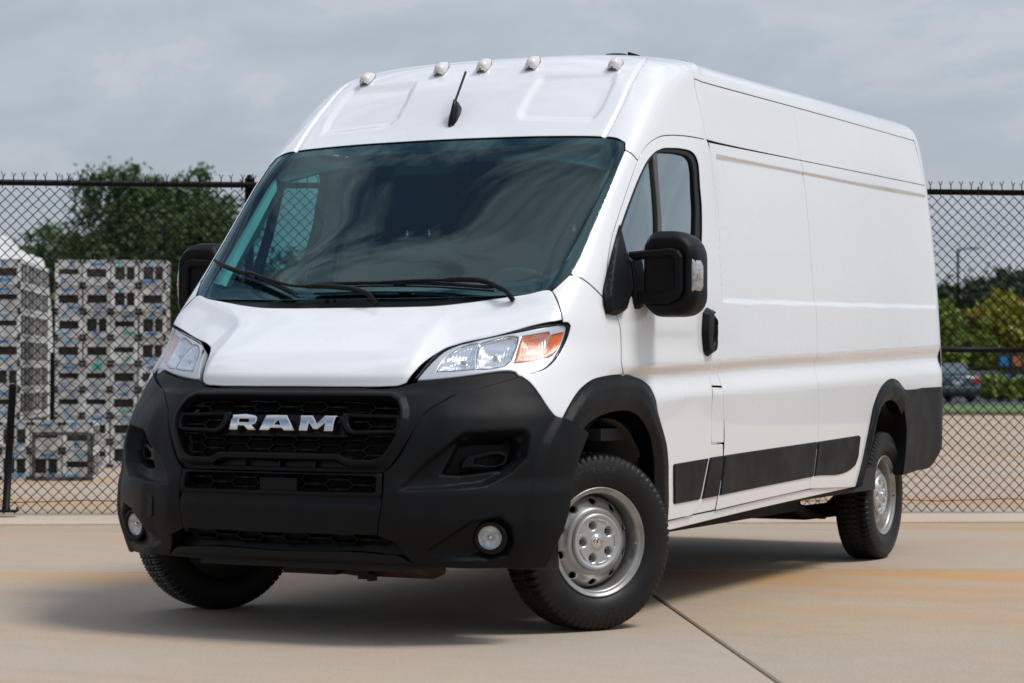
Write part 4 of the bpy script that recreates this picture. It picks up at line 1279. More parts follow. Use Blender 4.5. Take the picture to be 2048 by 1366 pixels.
panel('grille_ear', EAR, BLACK, holes=[EARI], off=.004, res=.015, depth=.045, edge=.007, roll=.9, side=1, parent=mask, corner=14)
honey('slot_mesh', mirror_loop(SLOT), plate, -.026, y0=.624, x0=.0537)
panel('radar_cover', [(-.085,.646),(.09,.646),(.092,.589),(-.078,.589)], BLACK, off=-.006, res=.04, depth=.04, edge=.003, parent=plate)
for w0 in (-.16, 0.0, .16):
    panel('vane', [(w0-.003,.712),(w0+.003,.712),(w0+.003,.686),(w0-.003,.686)], BLACKS, off=-.01, res=.04, depth=.03, edge=.001, gap=0, parent=mask)
panel('vent_floor', mirror_loop([(0,.712),(.262,.712),(.315,.686),(0,.686)]), BLACKS, off=-.035, res=.05, depth=.01, parent=mask)
LOWG = mirror_loop([(0,.424),(.448,.426),(.515,.398),(.535,.345),(0,.335)])
honey('lower_mesh', mirror_loop([(0,.420),(.41,.420),(.435,.36),(0,.355)]), plate, -.05, y0=.39, x0=.0537)
panel('lower_surround', LOWG, BLACKS, off=-.085, res=.04, depth=.01, parent=plate)
def lip_disp(q):
    return .012 * sstep((.36 - q[:, 1]) / .03) - .03 * sstep((.322 - q[:, 1]) / .04)
lip = panel('air_dam', mirror_loop([(0,.352),(.45,.352),(.52,.346),(.56,.318),(.565,.298),(0,.292)]), BLACKS, disp=lip_disp, off=-.012, res=.015, depth=.10, edge=.005)
# vanes in the ducts, tow eye cover
panel('duct_vane', [(.745,.690),(.752,.712),(.775,.743),(.93,.760),(.956,.750),(.950,.712),(.933,.697)], BLACKS, holes=[[(.80,.707),(.806,.728),(.92,.742),(.937,.736),(.932,.714),(.918,.707)]], off=-.062, res=.02, depth=.03, edge=.004, side=1, parent=bump)
panel('tow_eye_cover', [(-.700,.555),(-.620,.555),(-.607,.543),(-.607,.478),(-.620,.466),(-.700,.466),(-.713,.478),(-.713,.543)], BLACK, off=.0165, res=.03, edge=.002, depth=.008, parent=bump[1])

# --- lettering on the grille, built stroke by stroke
BX0, BX1, BZ0, BZ1 = -.240, .236, .824, .882
def letter(name, pts, holes, x0, x1, parent):
    f = lambda l: [(x0 + (x1 - x0) * a, BZ0 + (BZ1 - BZ0) * b) for a, b in l]
    return panel(name, f(pts), CHROME, holes=[f(h) for h in holes], off=.016, res=.02, gap=0, edge=.004, depth=.022, roll=.9, step=.006, corner=25, parent=parent)
letter('letter_r', [(0,0),(.30,0),(.30,.28),(.52,.28),(.70,0),(1,0),(.80,.32),(.93,.42),(.97,.60),(.95,.82),(.86,.95),(.74,1),(.04,1),(.04,.72),(0,.70)], [[(.30,.50),(.66,.50),(.70,.60),(.66,.74),(.30,.74)]], BX0, BX0 + .124, mask)
letter('letter_a', [(0,0),(.26,0),(.33,.16),(.64,.16),(.71,0),(1,0),(.72,1),(.28,1),(.13,.98)], [[(.40,.36),(.585,.36),(.50,.72)]], BX0 + .140, BX0 + .300, mask)
letter('letter_m', [(0,0),(.25,0),(.25,.56),(.42,.12),(.55,.12),(.74,.56),(.74,0),(1,0),(1,.72),(1.04,1),(.70,1),(.50,.46),(.33,1),(-.02,1),(0,.72)], [], BX0 + .322, BX1, mask)

# --- headlamps
AMBER = mat('amber_reflector', (.90, .15, .004), .3, coat=.15, var=.3, vscale=60)
REFL = mat('lamp_reflector', (.78, .80, .82), .16, metal=.85)
REFLT = mat('turn_lamp_reflector', (.72, .50, .44), .35, metal=.5, col2=(.88, .18, .04), vscale=26)
BEZEL = mat('lamp_bezel', (.60, .62, .64), .32, metal=.35)
CLEARS = CLEAR
LOWB = [(.585,1.076),(.60,1.135),(.628,1.164),(.656,1.178),(.688,1.183),(.702,1.163),(.728,1.086),(.656,1.079)]
HIGHB = [(.704,1.182),(.745,1.194),(.835,1.208),(.857,1.203),(.866,1.189),(.872,1.117),(.858,1.099),(.801,1.087),(.742,1.086)]
TURNB = [(.886,1.207),(1.010,1.219),(1.019,1.208),(1.012,1.130),(.974,1.120),(.900,1.112)]
AMBB = [(1.030,1.206),(1.094,1.216),(1.090,1.194),(1.060,1.143),(1.042,1.133),(1.022,1.130)]
LAMPI = offset2d(ccw(resample(LAMP, .015)), .010)
bez = panel('headlight', LAMP, BEZEL, holes=[LOWB, HIGHB, TURNB, AMBB], off=-.020, res=.02, gap=.006, edge=.004, depth=.05, side=1, step=.01)
def bowl(poly, depth):
    pc = ccw(resample(poly, .01))
    def f(q):
        a = np.stack([np.abs(q[:, 0]), q[:, 1]], 1)
        s_ = np.maximum(-sdist(a, pc), 0)
        flute = np.abs(((a[:, 0] + .25 * a[:, 1]) / .013) % 1 - .5) * .0065 + np.abs((a[:, 1] / .045) % 1 - .5) * .006
        return -depth * np.sqrt(np.minimum(s_ / .05, 1)) + flute * np.minimum(s_ / .012, 1) * (depth > .01)
    return f
for nm, pl, mt, dp, o in (('reflector', LOWB, REFL, .028, -.022), ('reflector', HIGHB, REFL, .03, -.022), ('turn_signal', TURNB, REFLT, .018, -.021), ('side_marker', AMBB, AMBER, .004, -.016)):
    panel(nm, pl, mt, off=o, disp=bowl(pl, dp), res=.0042, gap=-.002, edge=.001, depth=.004, side=1, parent=bez, step=.008)
for k, (bw, bt) in enumerate(((.668, 1.125), (.80, 1.145))):
    for sd in (0, 1):
        c0 = at(bw, bt, -.056); c1 = at(bw, bt, -.030)
        if sd: c0.x *= -1; c1.x *= -1
        MB().tube([c0, c0.lerp(c1, .6), c1], [.012, .012, .006], 12).build('bulb', CHROME, bez[sd])
lens = panel('lens', LAMP, CLEARS, off=-.002, res=.025, gap=.004, edge=.003, depth=.012, side=1, parent=bez, step=.01)
panel('lamp_gasket', [tuple(p) for p in offset2d(ccw(resample(LAMP, .015)), -.004)], DARK, off=-.078, res=.05, gap=0, edge=.001, depth=.002, side=1, parent=bez, step=.02, corner=60)

# --- fog lamps
FOGR = mat('fog_reflector', (.72, .74, .75), .3, metal=.3, col2=(.30, .31, .32), vscale=45)
for sd in (1, -1):
    c = at(FOG[0] + .004, FOG[1], -.018); n = Vector(surfN(np.array([FOG]))[0])
    if sd < 0: c.x *= -1; n.x *= -1
    n = (n * .55 + Vector((sd * .0, -.8, 0.0))).normalized()
    M = Matrix.Translation(c) @ n.to_track_quat('X', 'Z').to_matrix().to_4x4()
    fo = MB().lathe([(.068, -.02), (.066, .006), (.058, .013), (.049, .010), (.046, .0), (.044, -.03)], 40, M).build('fog_light', BLACKS, van)
    MB().lathe([(.0005, -.010), (.016, -.009), (.032, -.004), (.0455, .004)], 40, M).build('reflector', FOGR, fo)
    MB().lathe([(.0005, .014), (.018, .012), (.034, .008), (.0455, .002)], 40, M).build('lens', CLEAR, fo)
    MB().lathe([(.0005, .006), (.008, .005), (.010, -.012)], 16, M).build('bulb', CHROME, fo)

# --- door glass, seals, handle
for sd, dr in ((0, doors[0]), (1, doors[1])):
    pass
WIN = ccw(resample(WINDOW, .012))
INNER = [(1.262,1.612),(1.252,1.69),(1.262,1.80),(1.283,1.888),(1.312,1.958),(1.345,1.996),(1.395,2.020),(1.518,2.034),(1.69,2.038),(1.84,2.032),(1.965,2.008),(2.04,1.975),(2.16,1.880),(2.265,1.780),(2.305,1.65),(2.29,1.543),(2.275,1.45),(2.235,1.430),(1.685,1.408),(1.407,1.396),(1.35,1.398),(1.312,1.45),(1.285,1.525)]
panel('window_seal', WINDOW, RUBBER, holes=[INNER], off=-.008, res=.03, gap=.0005, edge=.004, depth=.02, side=1, parent=doors)
panel('door_glass', WINDOW, SGLASS, off=-.020, res=.04, gap=.008, edge=.001, depth=.003, side=1, parent=doors)
panel('window_divider', [(1.332,2.012),(1.372,2.024),(1.55,1.83),(1.687,1.692),(1.874,1.400),(1.822,1.398),(1.63,1.690),(1.49,1.84)], mat('divider_grey', (.07, .065, .06), .4), off=-.006, res=.03, gap=0, edge=.004, depth=.02, side=1, parent=doors)
QUARTER = [(1.27,1.612),(1.262,1.69),(1.272,1.80),(1.293,1.888),(1.318,1.95),(1.336,1.99),(1.48,1.845),(1.62,1.69),(1.80,1.41),(1.407,1.40),(1.36,1.405),(1.32,1.45),(1.292,1.525)]
QI = [(1.325,1.60),(1.322,1.69),(1.330,1.78),(1.345,1.850),(1.365,1.868),(1.45,1.80),(1.58,1.655),(1.70,1.455),(1.68,1.44),(1.42,1.44),(1.375,1.46),(1.345,1.53)]
panel('quarter_light_border', QUARTER, mat('quarter_frit', (.05, .052, .06), .08, coat=.4), holes=[QI], off=-.0235, res=.03, gap=0, edge=.001, depth=.001, side=1, parent=doors)
HANDLE = [(2.434,1.330),(2.485,1.351),(2.594,1.347),(2.640,1.298),(2.650,1.184),(2.625,1.143),(2.54,1.129),(2.487,1.149),(2.446,1.249)]
def handle_disp(q):
    a = np.stack([np.abs(q[:, 0]), q[:, 1]], 1)
    s = sdist(a, HANDLE)
    pit = sstep(.5 - sdist(a, [(2.555,1.325),(2.60,1.320),(2.615,1.28),(2.612,1.20),(2.585,1.175),(2.555,1.20)]) / .016)
    return .026 * sstep(-s / .022) - .032 * pit
hd = panel('door_handle', HANDLE, BLACK, off=.004, disp=handle_disp, res=.010, depth=.012, edge=.004, side=1, parent=doors, step=.008, feats=[([(2.555,1.325),(2.60,1.320),(2.615,1.28),(2.612,1.20),(2.585,1.175),(2.555,1.20)], True, (-.008, 0, .008))])
# --- roof lights, aerial, roof button
CLR = mat('clearance_lens', (.90, .87, .84), .22, trans=.25, spec=.5)
CLRA = mat('clearance_bulb', (.75, .25, .18), .4)
GREY = mat('grey_gasket', (.25, .25, .25), .6)
for w0, t0 in ((-.625, 2.447), (-.224, 2.474), (.0, 2.477), (.25, 2.474), (.655, 2.446)):
    c = at(w0, t0); n = Vector(surfN(np.array([(w0, t0)]))[0])
    X = Vector((1, 0, 0)); X = (X - n * X.dot(n)).normalized(); Y = n.cross(X).normalized()
    M = Matrix.Translation(c) @ Matrix(((X.x, Y.x, n.x, 0), (X.y, Y.y, n.y, 0), (X.z, Y.z, n.z, 0), (0, 0, 0, 1)))
    # wedge: tall blunt nose in front, long tail sloping back
    S = [(-.046, .019, .009), (-.040, .025, .030), (-.018, .028, .039), (.016, .026, .034), (.046, .018, .018), (.066, .007, .005)]
    v = []; f = []
    for y, hw, h in S:
        for x, z in ((-hw, 0), (-hw * .95, h * .45), (-hw * .55, h * .92), (0, h), (hw * .55, h * .92), (hw * .95, h * .45), (hw, 0)):
            v.append(M @ Vector((x, y, z + .004)))
    for i in range(5):
        for k in range(6):
            f.append((i * 7 + k, (i + 1) * 7 + k, (i + 1) * 7 + k + 1, i * 7 + k + 1))
    f.append(tuple(range(6, -1, -1))); f.append(tuple(35 + k for k in range(7)))
    o = obj('clearance_light', v, [q[::-1] for q in f], CLR, van, True)
    MB().box(M @ Vector((0, -.040, .012)), (.010, .02, .010)).build('screw', GREY, o)
    MB().tube([M @ Vector((.0, -.018, .006)), M @ Vector((.0, -.016, .034))], .009, 10).build('bulb', CLRA, o)
    MB().prism([(-.024, -.049), (.024, -.049), (.028, .027), (.009, .070), (-.009, .070), (-.028, .027)], 0, .004, M).build('gasket', GREY, o)
def frame_at(w0, t0):
    c = at(w0, t0); n = Vector(surfN(np.array([(w0, t0)]))[0]); X = Vector((1, 0, 0)); Y = n.cross(X).normalized()
    return Matrix.Translation(c) @ Matrix(((X.x, Y.x, n.x, 0), (X.y, Y.y, n.y, 0), (X.z, Y.z, n.z, 0), (0, 0, 0, 1)))
M = frame_at(0, 2.200)
v = []; f = []
S = [(-.055, .006, .004), (-.045, .015, .014), (-.01, .020, .034), (.035, .019, .056), (.062, .014, .070), (.080, .009, .046), (.090, .005, .004)]
for y, hw, h in S:
    for k in range(9):
        a = math.pi * k / 8
        v.append(M @ Vector((-hw * math.cos(a), y, max(0, h * math.sin(a)) )))
for i in range(len(S) - 1):
    for k in range(8):
        f.append((i * 9 + k, i * 9 + k + 1, (i + 1) * 9 + k + 1, (i + 1) * 9 + k))
f.append(tuple(range(9))); f.append(tuple(len(v) - 1 - k for k in range(9)))
aer = obj('aerial', v, f, BLACKS, van, True)
b0 = M @ Vector((0, .052, .052))
tip = Vector((0, b0.y + .112, b0.z + .158))
mst = MB()
pts = [b0.lerp(tip, k / 40) for k in range(41)]
mst.tube(pts, [.0095 if k < 3 else (.0060 if k % 2 else .0050) for k in range(41)], 8)
mst.build('mast', BLACKS, aer)
q = Vector((.45, 1.36, 2.532))
MB().lathe([(.0005, .045), (.05, .040), (.085, .022), (.098, 0), (.098, -.02)], 32, Matrix.Translation(q) @ Matrix.Rotation(R(-90), 4, 'Y')).build('roof_button', BLACKS, van)

# --- mirrors
SAIL = [(1.198,1.682),(1.31,1.595),(1.39,1.527),(1.47,1.406),(1.458,1.305),(1.42,1.290),(1.325,1.290),(1.268,1.351),(1.225,1.466),(1.215,1.519),(1.202,1.611)]
def sail_disp(q):
    a = np.stack([np.abs(q[:, 0]), q[:, 1]], 1)
    return .026 * sstep(-sdist(a, SAIL) / .024) * sstep((1.68 - a[:, 1]) / .25)
LENSW = mat('mirror_lamp_lens', (.50, .51, .52), .18, metal=.3, coat=.6, col2=(.28, .29, .30), vscale=60)
MIRG = mat('mirror_glass', (.8, .82, .84), .02, metal=1.0)
sails = panel('wing_mirror', SAIL, BLACK, off=.010, disp=sail_disp, res=.012, depth=.02, edge=.006, roll=.9, side=1)
for sd in (1, -1):
    par = sails[0] if sd > 0 else sails[1]
    fl = sd < 0
    X = lambda pts, y, s=1.0, cx=1.17, cz=1.48: [(sd * (cx + (x - cx) * s), y, cz + (z - cz) * s) for x, z in pts]
    # head: a softly boxed housing with a fatter cap above the upper arm and below the lower arm
    main = round_rect(1.062, 1.272, 1.315, 1.628, (.075, .055, .045, .06))
    full = round_rect(1.065, 1.292, 1.292, 1.652, (.115, .05, .06, .085))
    secs = [X(main, .235, .80), X(main, .226, .90), X(main, .236, .98), X(full, .255, .965), X(full, .285, 1.0), X(full, .345, 1.0), X(full, .385, .985), X(full, .395, .95)]
    hd_ = loft(secs, BLACK, 'head', par, flip=(sd > 0))
    # stepped frame on the front of the head
    fr = MB()
    rot = Matrix(((sd, 0, 0, 0), (0, 0, -1, 0), (0, 1, 0, 0), (0, 0, 0, 1)))
    def pr(poly, y0, y1, ch=.006):
        fr.prism([(x, z) for x, z in poly], -y0, -y1, rot, ch)
    o = MB()
    o.prism([(1.0, 1.565), (1.19, 1.578), (1.225, 1.568), (1.243, 1.54), (1.243, 1.40), (1.225, 1.365), (1.18, 1.345), (1.02, 1.345), (1.02, 1.395), (1.17, 1.398), (1.205, 1.41), (1.205, 1.53), (1.185, 1.542), (1.0, 1.528)], -.262, -.214, rot, .008)
    a = o.build('arm_frame', BLACK, par)
    o = MB()
    o.prism([(.985, 1.30), (1.035, 1.325), (1.045, 1.40), (1.04, 1.47), (1.03, 1.53), (1.0, 1.555), (.985, 1.55)], -.30, -.205, rot, .012)
    o.build('arm_root', BLACK, par)
    # repeater lamp on the outer edge
    z0 = [1.392, 1.40, 1.42, 1.50, 1.525, 1.535]
    secs = []
    for z, w_ in zip(z0, (.25, .7, 1, 1, .7, .25)):
        secs.append([(sd * (1.272 + .031 * w_ * math.cos(R(a_))), .292 + .052 * math.sin(R(a_)), z) for a_ in (-95, -65, -35, 0, 35, 65, 95)] )
    rl = loft(secs, LENSW, 'turn_signal', par, flip=(sd < 0))
    MB().box((sd * 1.292, .262, 1.462), (.012, .012, .016)).build('amber_bulb', AMBER, par)
    loft([X(full, .397, .90), X(full, .399, .89)], MIRG, 'mirror_glass', par, flip=(sd > 0))

# --- wheels
TXT = mat('tyre_lettering', (.016, .016, .016), .45)
CAPM = mat('hub_cap_silver', (.50, .50, .50), .34, metal=.6)
STEEL = mat('lug_steel', (.10, .10, .10), .4, metal=.8)
BRAKE = mat('brake_dark', (.03, .027, .025), .7)
prof = [(.222,-.078),(.236,-.092),(.262,-.104),(.295,-.108),(.325,-.101),(.342,-.096),(.350,-.092),(.3575,-.086),(.362,-.074),(.364,-.068),(.3645,-.062),(.3645,-.040),(.358,-.038),(.358,-.032),(.365,-.030),(.366,-.006),(.359,-.004)]
prof = prof + [(r_, -a_) for r_, a_ in prof[::-1]]
NS = 288
def tyre_mesh():
    v = []; f = []; m = len(prof)
    for k in range(NS):
        t = 2 * math.pi * k / NS
        for i, (r_, a_) in enumerate(prof):
            j = min(i, m - 1 - i)
            dr = 0.0
            ph = k % 4 if i < m / 2 else (k + 2) % 4
            if 5 <= j <= 9:
                dr = -.010 if ph == 0 else (-.005 if ph == 2 and j in (7, 8, 9) else 0)
            elif j in (10, 11):
                dr = -.009 if ph == 0 else (-.005 if ph == 2 else 0)
            elif j in (14, 15):
                dr = -.006 if (k + 1) % 4 == 0 else 0
            z = (r_ + dr) * math.sin(t)
            v.append((a_, (r_ + dr) * math.cos(t), max(z, -.361)))
    for k in range(NS):
        q_ = (k + 1) % NS
        for i in range(m - 1):
            f.append((k * m + i, q_ * m + i, q_ * m + i + 1, k * m + i + 1))
    me = mesh('tyre', v, f, TYRE, True)
    me.polygons.foreach_set('use_smooth', [not (5 <= min(i % (m - 1), m - 2 - i % (m - 1)) <= 15) for i in range(len(me.polygons))])
    return me
TM = tyre_mesh()
def face_z(r_):
    return np.interp(r_, [0, .112, .126, .136, .148, .166, .182, .191, .197], [.056, .056, .060, .057, .044, .034, .018, -.002, -.03])
def disc_mesh():
    th = lambda n, r_: np.array([(r_ * math.cos(2 * math.pi * k / n), r_ * math.sin(2 * math.pi * k / n)) for k in range(n)])
    outer = th(90, .197); inner = th(60, .112)
    hs = []
    for k in range(10):
        a = 2 * math.pi * (k + .5) / 10; ca, sa = math.cos(a), math.sin(a)
        hs.append(np.array([((.166 + .0130 * math.cos(b)) * ca - .0175 * math.sin(b) * sa, (.166 + .0130 * math.cos(b)) * sa + .0175 * math.sin(b) * ca) for b in np.linspace(0, 2 * math.pi, 18, endpoint=False)]))
    inn = []
    for r_ in np.arange(.117, .195, .006):
        n = int(2 * math.pi * r_ / .009)
        for k in range(n):
            inn.append((r_ * math.cos(2 * math.pi * k / n), r_ * math.sin(2 * math.pi * k / n)))
    inn = np.array(inn)
    keep = np.ones(len(inn), bool)
    for h in hs:
        keep &= ~inpoly(inn, h) & (segdist(inn, h) > .004)
    V, F, rg = triangulate([outer, inner] + hs, inn[keep])
    rr = np.linalg.norm(V, axis=1)
    v = np.stack([face_z(rr), V[:, 0], V[:, 1]], 1); f = F.tolist()
    fn = np.cross(v[F[:, 1]] - v[F[:, 0]], v[F[:, 2]] - v[F[:, 0]])
    f = [q_ if n_[0] > 0 else q_[::-1] for q_, n_ in zip(f, fn)]
    k = len(v); extra = []
    for r_ in rg[2:]:
        n = len(r_)
        for i in r_: extra.append(v[i] - [.012, 0, 0])
        for i in range(n):
            j = (i + 1) % n
            f.append((r_[i], r_[j], k + j, k + i))
        k += n
    return mesh('wheel', np.vstack([v, extra]), f, SILVER, True)
DM = disc_mesh()
mb = MB().lathe([(.197,-.03),(.200,.02),(.203,.055),(.212,.070),(.218,.076),(.224,.078),(.227,.083),(.225,.089),(.221,.090),(.216,.082),(.208,.076),(.203,.078),(.199,.06),(.196,.0),(.197,-.05),(.205,-.08),(.222,-.088)], 72)
bar = mb.build('rim', SILVER, None); RIM_ME = bar.data; bpy.data.objects.remove(bar)
# hub cap with five lug openings
def cap_mesh():
    th = lambda n, r_, c=(0, 0): np.array([(c[0] + r_ * math.cos(2 * math.pi * k / n), c[1] + r_ * math.sin(2 * math.pi * k / n)) for k in range(n)])
    hs = [th(18, .0205, (.070 * math.cos(2 * math.pi * k / 5 + R(180)), .070 * math.sin(2 * math.pi * k / 5 + R(180)))) for k in range(5)]
    inn = [(x, y) for x in np.arange(-.115, .115, .0065) for y in np.arange(-.115, .115, .0065)]
    inn = np.array(inn); rr = np.linalg.norm(inn, axis=1)
    keep = rr < .113
    for h in hs: keep &= ~inpoly(inn, h) & (segdist(inn, h) > .003)
    inn = inn[keep]; rr = np.linalg.norm(inn, axis=1)
    inn = inn[(rr < .0905) & ((rr < .023) | (rr > .039))]
    rings_ = [th(int(2 * math.pi * r_ / .0055), r_) for r_ in (.0255, .028, .031, .034, .0365, .0935, .096, .0995, .103, .106, .109, .112, .115)]
    inn = np.concatenate([inn] + rings_)
    V, F, rg = triangulate([th(110, .118)] + hs, inn)
    rr = np.linalg.norm(V, axis=1); an = np.arctan2(V[:, 1], V[:, 0])
    z = np.interp(rr, [0, .028, .034, .096, .106, .114, .118], [.071, .071, .067, .068, .073, .072, .060])
    seg = (np.abs(((an + R(36)) % R(72)) - R(36)) > R(14)) & (rr > .082) & (rr < .097)
    v = np.stack([z, V[:, 0], V[:, 1]], 1); f = F.tolist()
    fn = np.cross(v[F[:, 1]] - v[F[:, 0]], v[F[:, 2]] - v[F[:, 0]])
    f = [q_ if n_[0] > 0 else q_[::-1] for q_, n_ in zip(f, fn)]
    k = len(v); extra = []
    for r_ in rg[1:]:
        n = len(r_)
        for i in r_: extra.append(v[i] - [.022, 0, 0])
        for i in range(n): f.append((r_[i], r_[(i + 1) % n], k + (i + 1) % n, k + i))
        f.append(tuple(k + i for i in range(n)))
        k += n
    return mesh('hub_cap', np.vstack([v, extra]), f, CAPM, True)
CM = cap_mesh()
CM.polygons.foreach_set('use_smooth', [len(p.vertices) < 5 and True for p in CM.polygons])
o = MB()
o.lathe([(.0005, .076), (.012, .0755), (.024, .073), (.029, .068), (.030, .060)], 32)
em = o.build('emblem', CHROME); EM = em.data; bpy.data.objects.remove(em)
# a small ram's-head relief: brow, muzzle and two curled horns
o = MB()
o.prism([(-.006,-.018),(.006,-.018),(.009,-.004),(.006,.012),(-.006,.012),(-.009,-.004)], .072, .080, Matrix(((0,0,1,0),(1,0,0,0),(0,1,0,0),(0,0,0,1))), .003)
for s_ in (-1, 1):
    o.tube([(.074, s_ * .005, .013), (.078, s_ * .014, .012), (.077, s_ * .020, .002), (.075, s_ * .017, -.008), (.074, s_ * .011, -.008)], [.004, .0055, .005, .004, .002], 8)
em = o.build('emblem_relief', CHROME); ERM = em.data; bpy.data.objects.remove(em)
o = MB().lathe([(.0005, .062), (.008, .062), (.0105, .058), (.0105, .045)], 6, smooth=False)
em = o.build('lug_nut', STEEL); LUG = em.data; bpy.data.objects.remove(em)
o = MB().lathe([(.0005, -.035), (.193, -.035), (.193, -.08), (.223, -.090), (.0005, -.092)], 40)  # brake disc plus a dark disc added to shade the wheel's inner side
em = o.build('brake_disc_dark_fill', BRAKE); BRK = em.data; bpy.data.objects.remove(em)
VAL = MB().tube([(.074, .188, -.010), (.092, .176, -.010), (.100, .172, -.010)], [.005, .005, .0035], 8)
em = VAL.build('valve', mat('valve_metal', (.5, .5, .5), .3, metal=.9)); VALM = em.data; bpy.data.objects.remove(em)
o = MB()
for k in range(5):
    a0 = 2 * math.pi * (k + .5) / 5 + R(180)
    o.tube([(.0685, .089 * math.cos(a0 + t_), .089 * math.sin(a0 + t_)) for t_ in np.linspace(-.30, .30, 9)], .0032, 6)
    o.tube([(.0685, r_ * math.cos(a0 + .63), r_ * math.sin(a0 + .63)) for r_ in (.095, .110)], .0018, 6)
em = o.build('rib', CAPM); RIBM = em.data; bpy.data.objects.remove(em)
def text_mesh(txt):
    cu = bpy.data.curves.new('lettering', 'FONT'); cu.body = txt; cu.size = 1.0; cu.resolution_u = 3; cu.align_x = 'CENTER'; cu.shear = .25
    t_ = bpy.data.objects.new('lettering', cu); COL.objects.link(t_)
    dg = bpy.context.evaluated_depsgraph_get()
    me = bpy.data.meshes.new_from_object(t_.evaluated_get(dg))
    bpy.data.objects.remove(t_)
    return np.array([v_.co[:] for v_ in me.vertices]), [tuple(p.vertices) for p in me.polygons]
def ring_text(txt, r0, h, a0, stretch=1.15):
    v, f = text_mesh(txt)
    out = []
    for x, y, z in v:
        an = a0 + x * h * stretch / r0; r_ = r0 + y * h
        ax = np.interp(r_, [.236, .262, .295, .325, .342], [.092, .104, .108, .101, .096]) + .0012
        out.append((ax, r_ * math.sin(an), r_ * math.cos(an)))
    return out, f
def wheel(x, y, z, rz, flip, text_rot):
    w_ = link('wheel', DM, van)
    w_.location = (x, y, z); w_.rotation_euler = (0, 0, rz)
    for nm, me in (('tyre', TM), ('rim', RIM_ME), ('hub_cap', CM), ('emblem', EM), ('emblem_relief', ERM), ('valve', VALM), ('brake_disc_dark_fill', BRK)):
        link(nm, me, w_)
    link('rib', RIBM, w_)
    for k in range(5):
        l = link('lug_nut', LUG, w_)
        a = 2 * math.pi * k / 5 + R(180)
        l.location = (.002, .070 * math.cos(a), .070 * math.sin(a))
    return w_
STEER = R(-31)
wl = wheel(.905, .02, .3635, STEER, 0, 0)
wr = wheel(-.912, .02, .3635, STEER + R(180), 1, 0)
wrl = wheel(.882, 4.03, .3635, 0, 0, 0)
wrr = wheel(-.882, 4.03, .3635, R(180), 1, 0)
for w_ in (wl, wr, wrl, wrr):
    for txt, a0 in (('STARFIRE', R(-10) if w_ is wl else R(200)), ('STARFIRE', R(184) if w_ is wl else R(20))):
        v, f = ring_text(txt, .283, .040, a0, 1.25)
        obj('lettering', v, f, TXT, w_)

# --- wheel wells, underbody, axle, exhaust
LINER = mat('wheel_liner', (.040, .038, .036), .75, col2=(.085, .078, .07), vscale=6)
UNDER = mat('underbody', (.018, .017, .016), .8)
RUST = mat('rusty_exhaust', (.10, .045, .022), .7, col2=(.05, .03, .02), vscale=20)
for sd in (1, -1):
    for yc, r_, zc_ in ((0.03, .475, .395), (4.03, .475, .415)):
        v = []; f = []
        for k in range(25):
            a = R((-14 if yc < 1 else 8) + (208 if yc < 1 else 164) * k / 24)
            for x in (.985, .50):
                v.append((sd * x, yc - r_ * math.cos(a), zc_ + r_ * math.sin(a)))
        for k in range(24):
            f.append((2 * k, 2 * k + 1, 2 * k + 3, 2 * k + 2))
        f.append(tuple(2 * k + 1 for k in range(25)))
        obj('wheel_well', v, f, LINER, van, True)
o = MB()
o.box((0, 2.25, .50), (1.62, 5.3, .16)).box((0, 2.3, .40), (1.1, 2.3, .12)).box((0, -.45, .42), (.9, .7, .28))
o.box((.62, 1.9, .36), (.10, 3.0, .12)).box((-.62, 1.9, .36), (.10, 3.0, .12))
o.box((.97, 2.15, .47), (.06, 3.2, .12)).box((-.97, 2.15, .47), (.06, 3.2, .12))
o.build('underbody', UNDER, van)
MB().tube([(-.85, 4.03, .30), (-.5, 4.03, .25), (.5, 4.03, .25), (.85, 4.03, .30)], .045, 10).tube([(.60, 3.2, .42), (.60, 3.7, .27), (.60, 4.03, .24), (.60, 4.6, .40)], .03, 6).tube([(-.60, 3.2, .42), (-.60, 3.7, .27), (-.60, 4.03, .24), (-.60, 4.6, .40)], .03, 6).build('rear_axle', UNDER, van)
MB().box((.45, 3.35, .37), (.34, .5, .12), ch=.02).build('spare_carrier', UNDER, van)
MB().tube([(-.35, -.35, .27), (.05, -.40, .255), (.42, -.42, .262), (.46, -.42, .27)], [.032, .038, .042, .03], 12).tube([(.1, -.4, .26), (.1, 1.5, .30)], .03, 8).build('exhaust', RUST, van)
MB().box((.14, -.48, .235), (.05, .05, .04)).box((.18, -.5, .225), (.02, .05, .03)).box((-.1, -.5, .25), (.25, .06, .04)).build('bracket', UNDER, van)
MB().prism([(-.80,-.60),(-.30,-.72),(.0,-.70),(.0,-.40),(-.5,-.2),(-.85,-.35)], .285, .315, None, .01).build('splash_shield', BLACKS, van)

# --- interior
TRIM = mat('light_grey_trim', (.58, .59, .57), .7)
DASH = mat('dark_dash', (.022, .023, .025), .7)
SEAT = mat('seat_fabric', (.020, .021, .023), .85, bump=.3, bscale=400)
panel('pillar_trim', [(1.00,2.02),(.90,1.97),(.868,1.80),(.85,1.62),(.82,1.48),(.98,1.40),(1.34,1.41),(1.33,1.52),(1.30,1.61),(1.29,1.69),(1.29,1.81),(1.30,1.9),(1.33,2.0)], TRIM, holes=[[(1.06,1.82),(1.10,1.83),(1.125,1.79),(1.12,1.70),(1.08,1.66),(1.05,1.70),(1.045,1.78)]], off=-.055, res=.04, depth=.03, side=1)
panel('header_trim', mirror_loop([(0,2.10),(.9,2.09),(.97,2.02),(.90,1.99),(.5,2.035),(0,2.04)]), mat('headliner', (.12, .12, .12), .8), off=-.06, res=.06, depth=.01)
o = MB()
sec = [(-.28, 1.30), (-.05, 1.325), (.12, 1.30), (.22, 1.20), (.22, .95), (-.2, .95)]
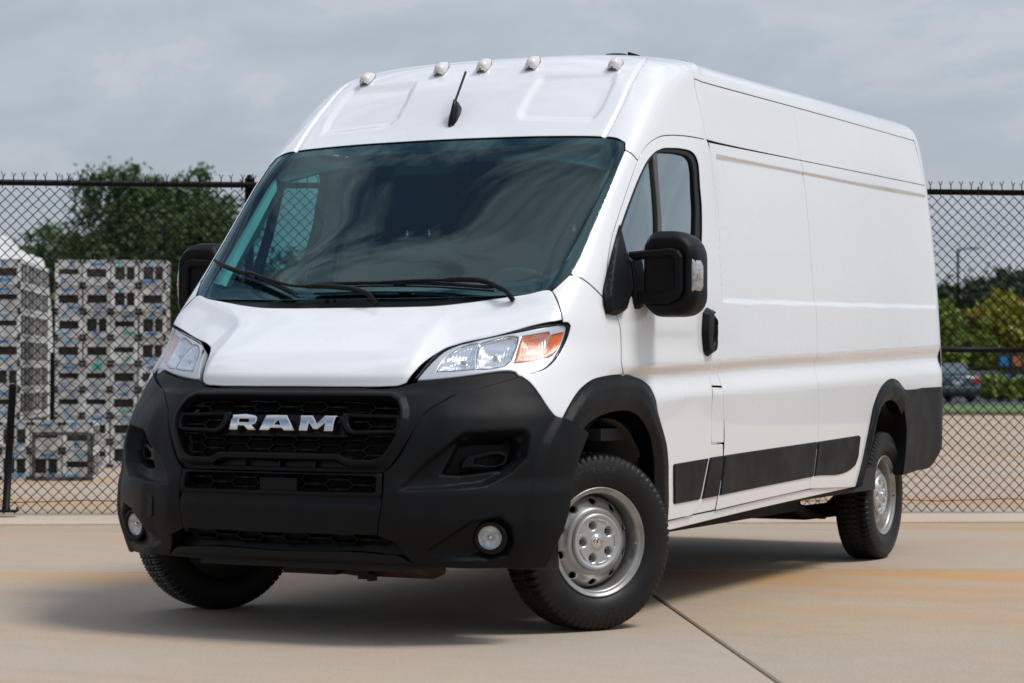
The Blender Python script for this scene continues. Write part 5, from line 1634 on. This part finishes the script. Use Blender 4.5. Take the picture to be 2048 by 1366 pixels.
o.prism([(y, z) for y, z in sec], -.86, .86, Matrix(((0, 0, 1, 0), (1, 0, 0, 0), (0, 1, 0, 0), (0, 0, 0, 1))))
o.box((.42, .10, 1.33), (.42, .22, .08), ch=.03)
o.build('dashboard', DASH, van)
for sx in (.44, -.44):
    s_ = MB()
    Y0 = .98
    def rr2(w_, h_, y, z, r_=.06): return [(sx + x, y, z + q_) for x, q_ in round_rect(-w_ / 2, w_ / 2, 0, h_, (r_,) * 4, 4)]
    st = loft([rr2(.40, .60, Y0 - .06, 1.05), rr2(.48, .66, Y0 - .01, 1.03), rr2(.48, .66, Y0 + .06, 1.03), rr2(.42, .60, Y0 + .10, 1.05)], SEAT, 'seat', van)
    loft([rr2(.20, .19, Y0 + .0, 1.76, .05), rr2(.26, .22, Y0 + .03, 1.745, .06), rr2(.26, .22, Y0 + .08, 1.745, .06), rr2(.20, .18, Y0 + .12, 1.765, .05)], SEAT, 'headrest', st)
    MB().tube([(sx - .06, Y0 + .05, 1.66), (sx - .06, Y0 + .06, 1.78)], .007, 8).tube([(sx + .06, Y0 + .05, 1.66), (sx + .06, Y0 + .06, 1.78)], .007, 8).build('headrest_post', CHROME, st)
    MB().box((sx, .72, 1.02), (.48, .52, .16), ch=.05).build('cushion', SEAT, st)
o = MB()
cw = Vector((.44, .42, 1.36)); ax = Vector((0, .72, .69)).normalized(); e1 = Vector((1, 0, 0)); e2 = ax.cross(e1)
o.tube([cw + (e1 * math.cos(a) + e2 * math.sin(a)) * .19 for a in np.linspace(0, 2 * math.pi, 33)], .016, 8, caps=False)
o.tube([cw - e1 * .19, cw, cw + e1 * .19], .018, 6).tube([cw, cw - e2 * .19], .018, 6).tube([cw - ax * .04, cw], .06, 12)
o.build('steering_wheel', DASH, van)
CARGO = mat('cargo_lining', (.016, .017, .018), .8)
MB().box((0, 1.42, 1.40), (1.78, .03, 1.60)).build('bulkhead', CARGO, van)
MB().box((0, .75, .80), (1.9, 1.4, .05)).build('cab_floor', DASH, van)
MB().box((0, 1.14, 2.13), (1.6, .55, .03)).build('cab_ceiling', TRIM, van)
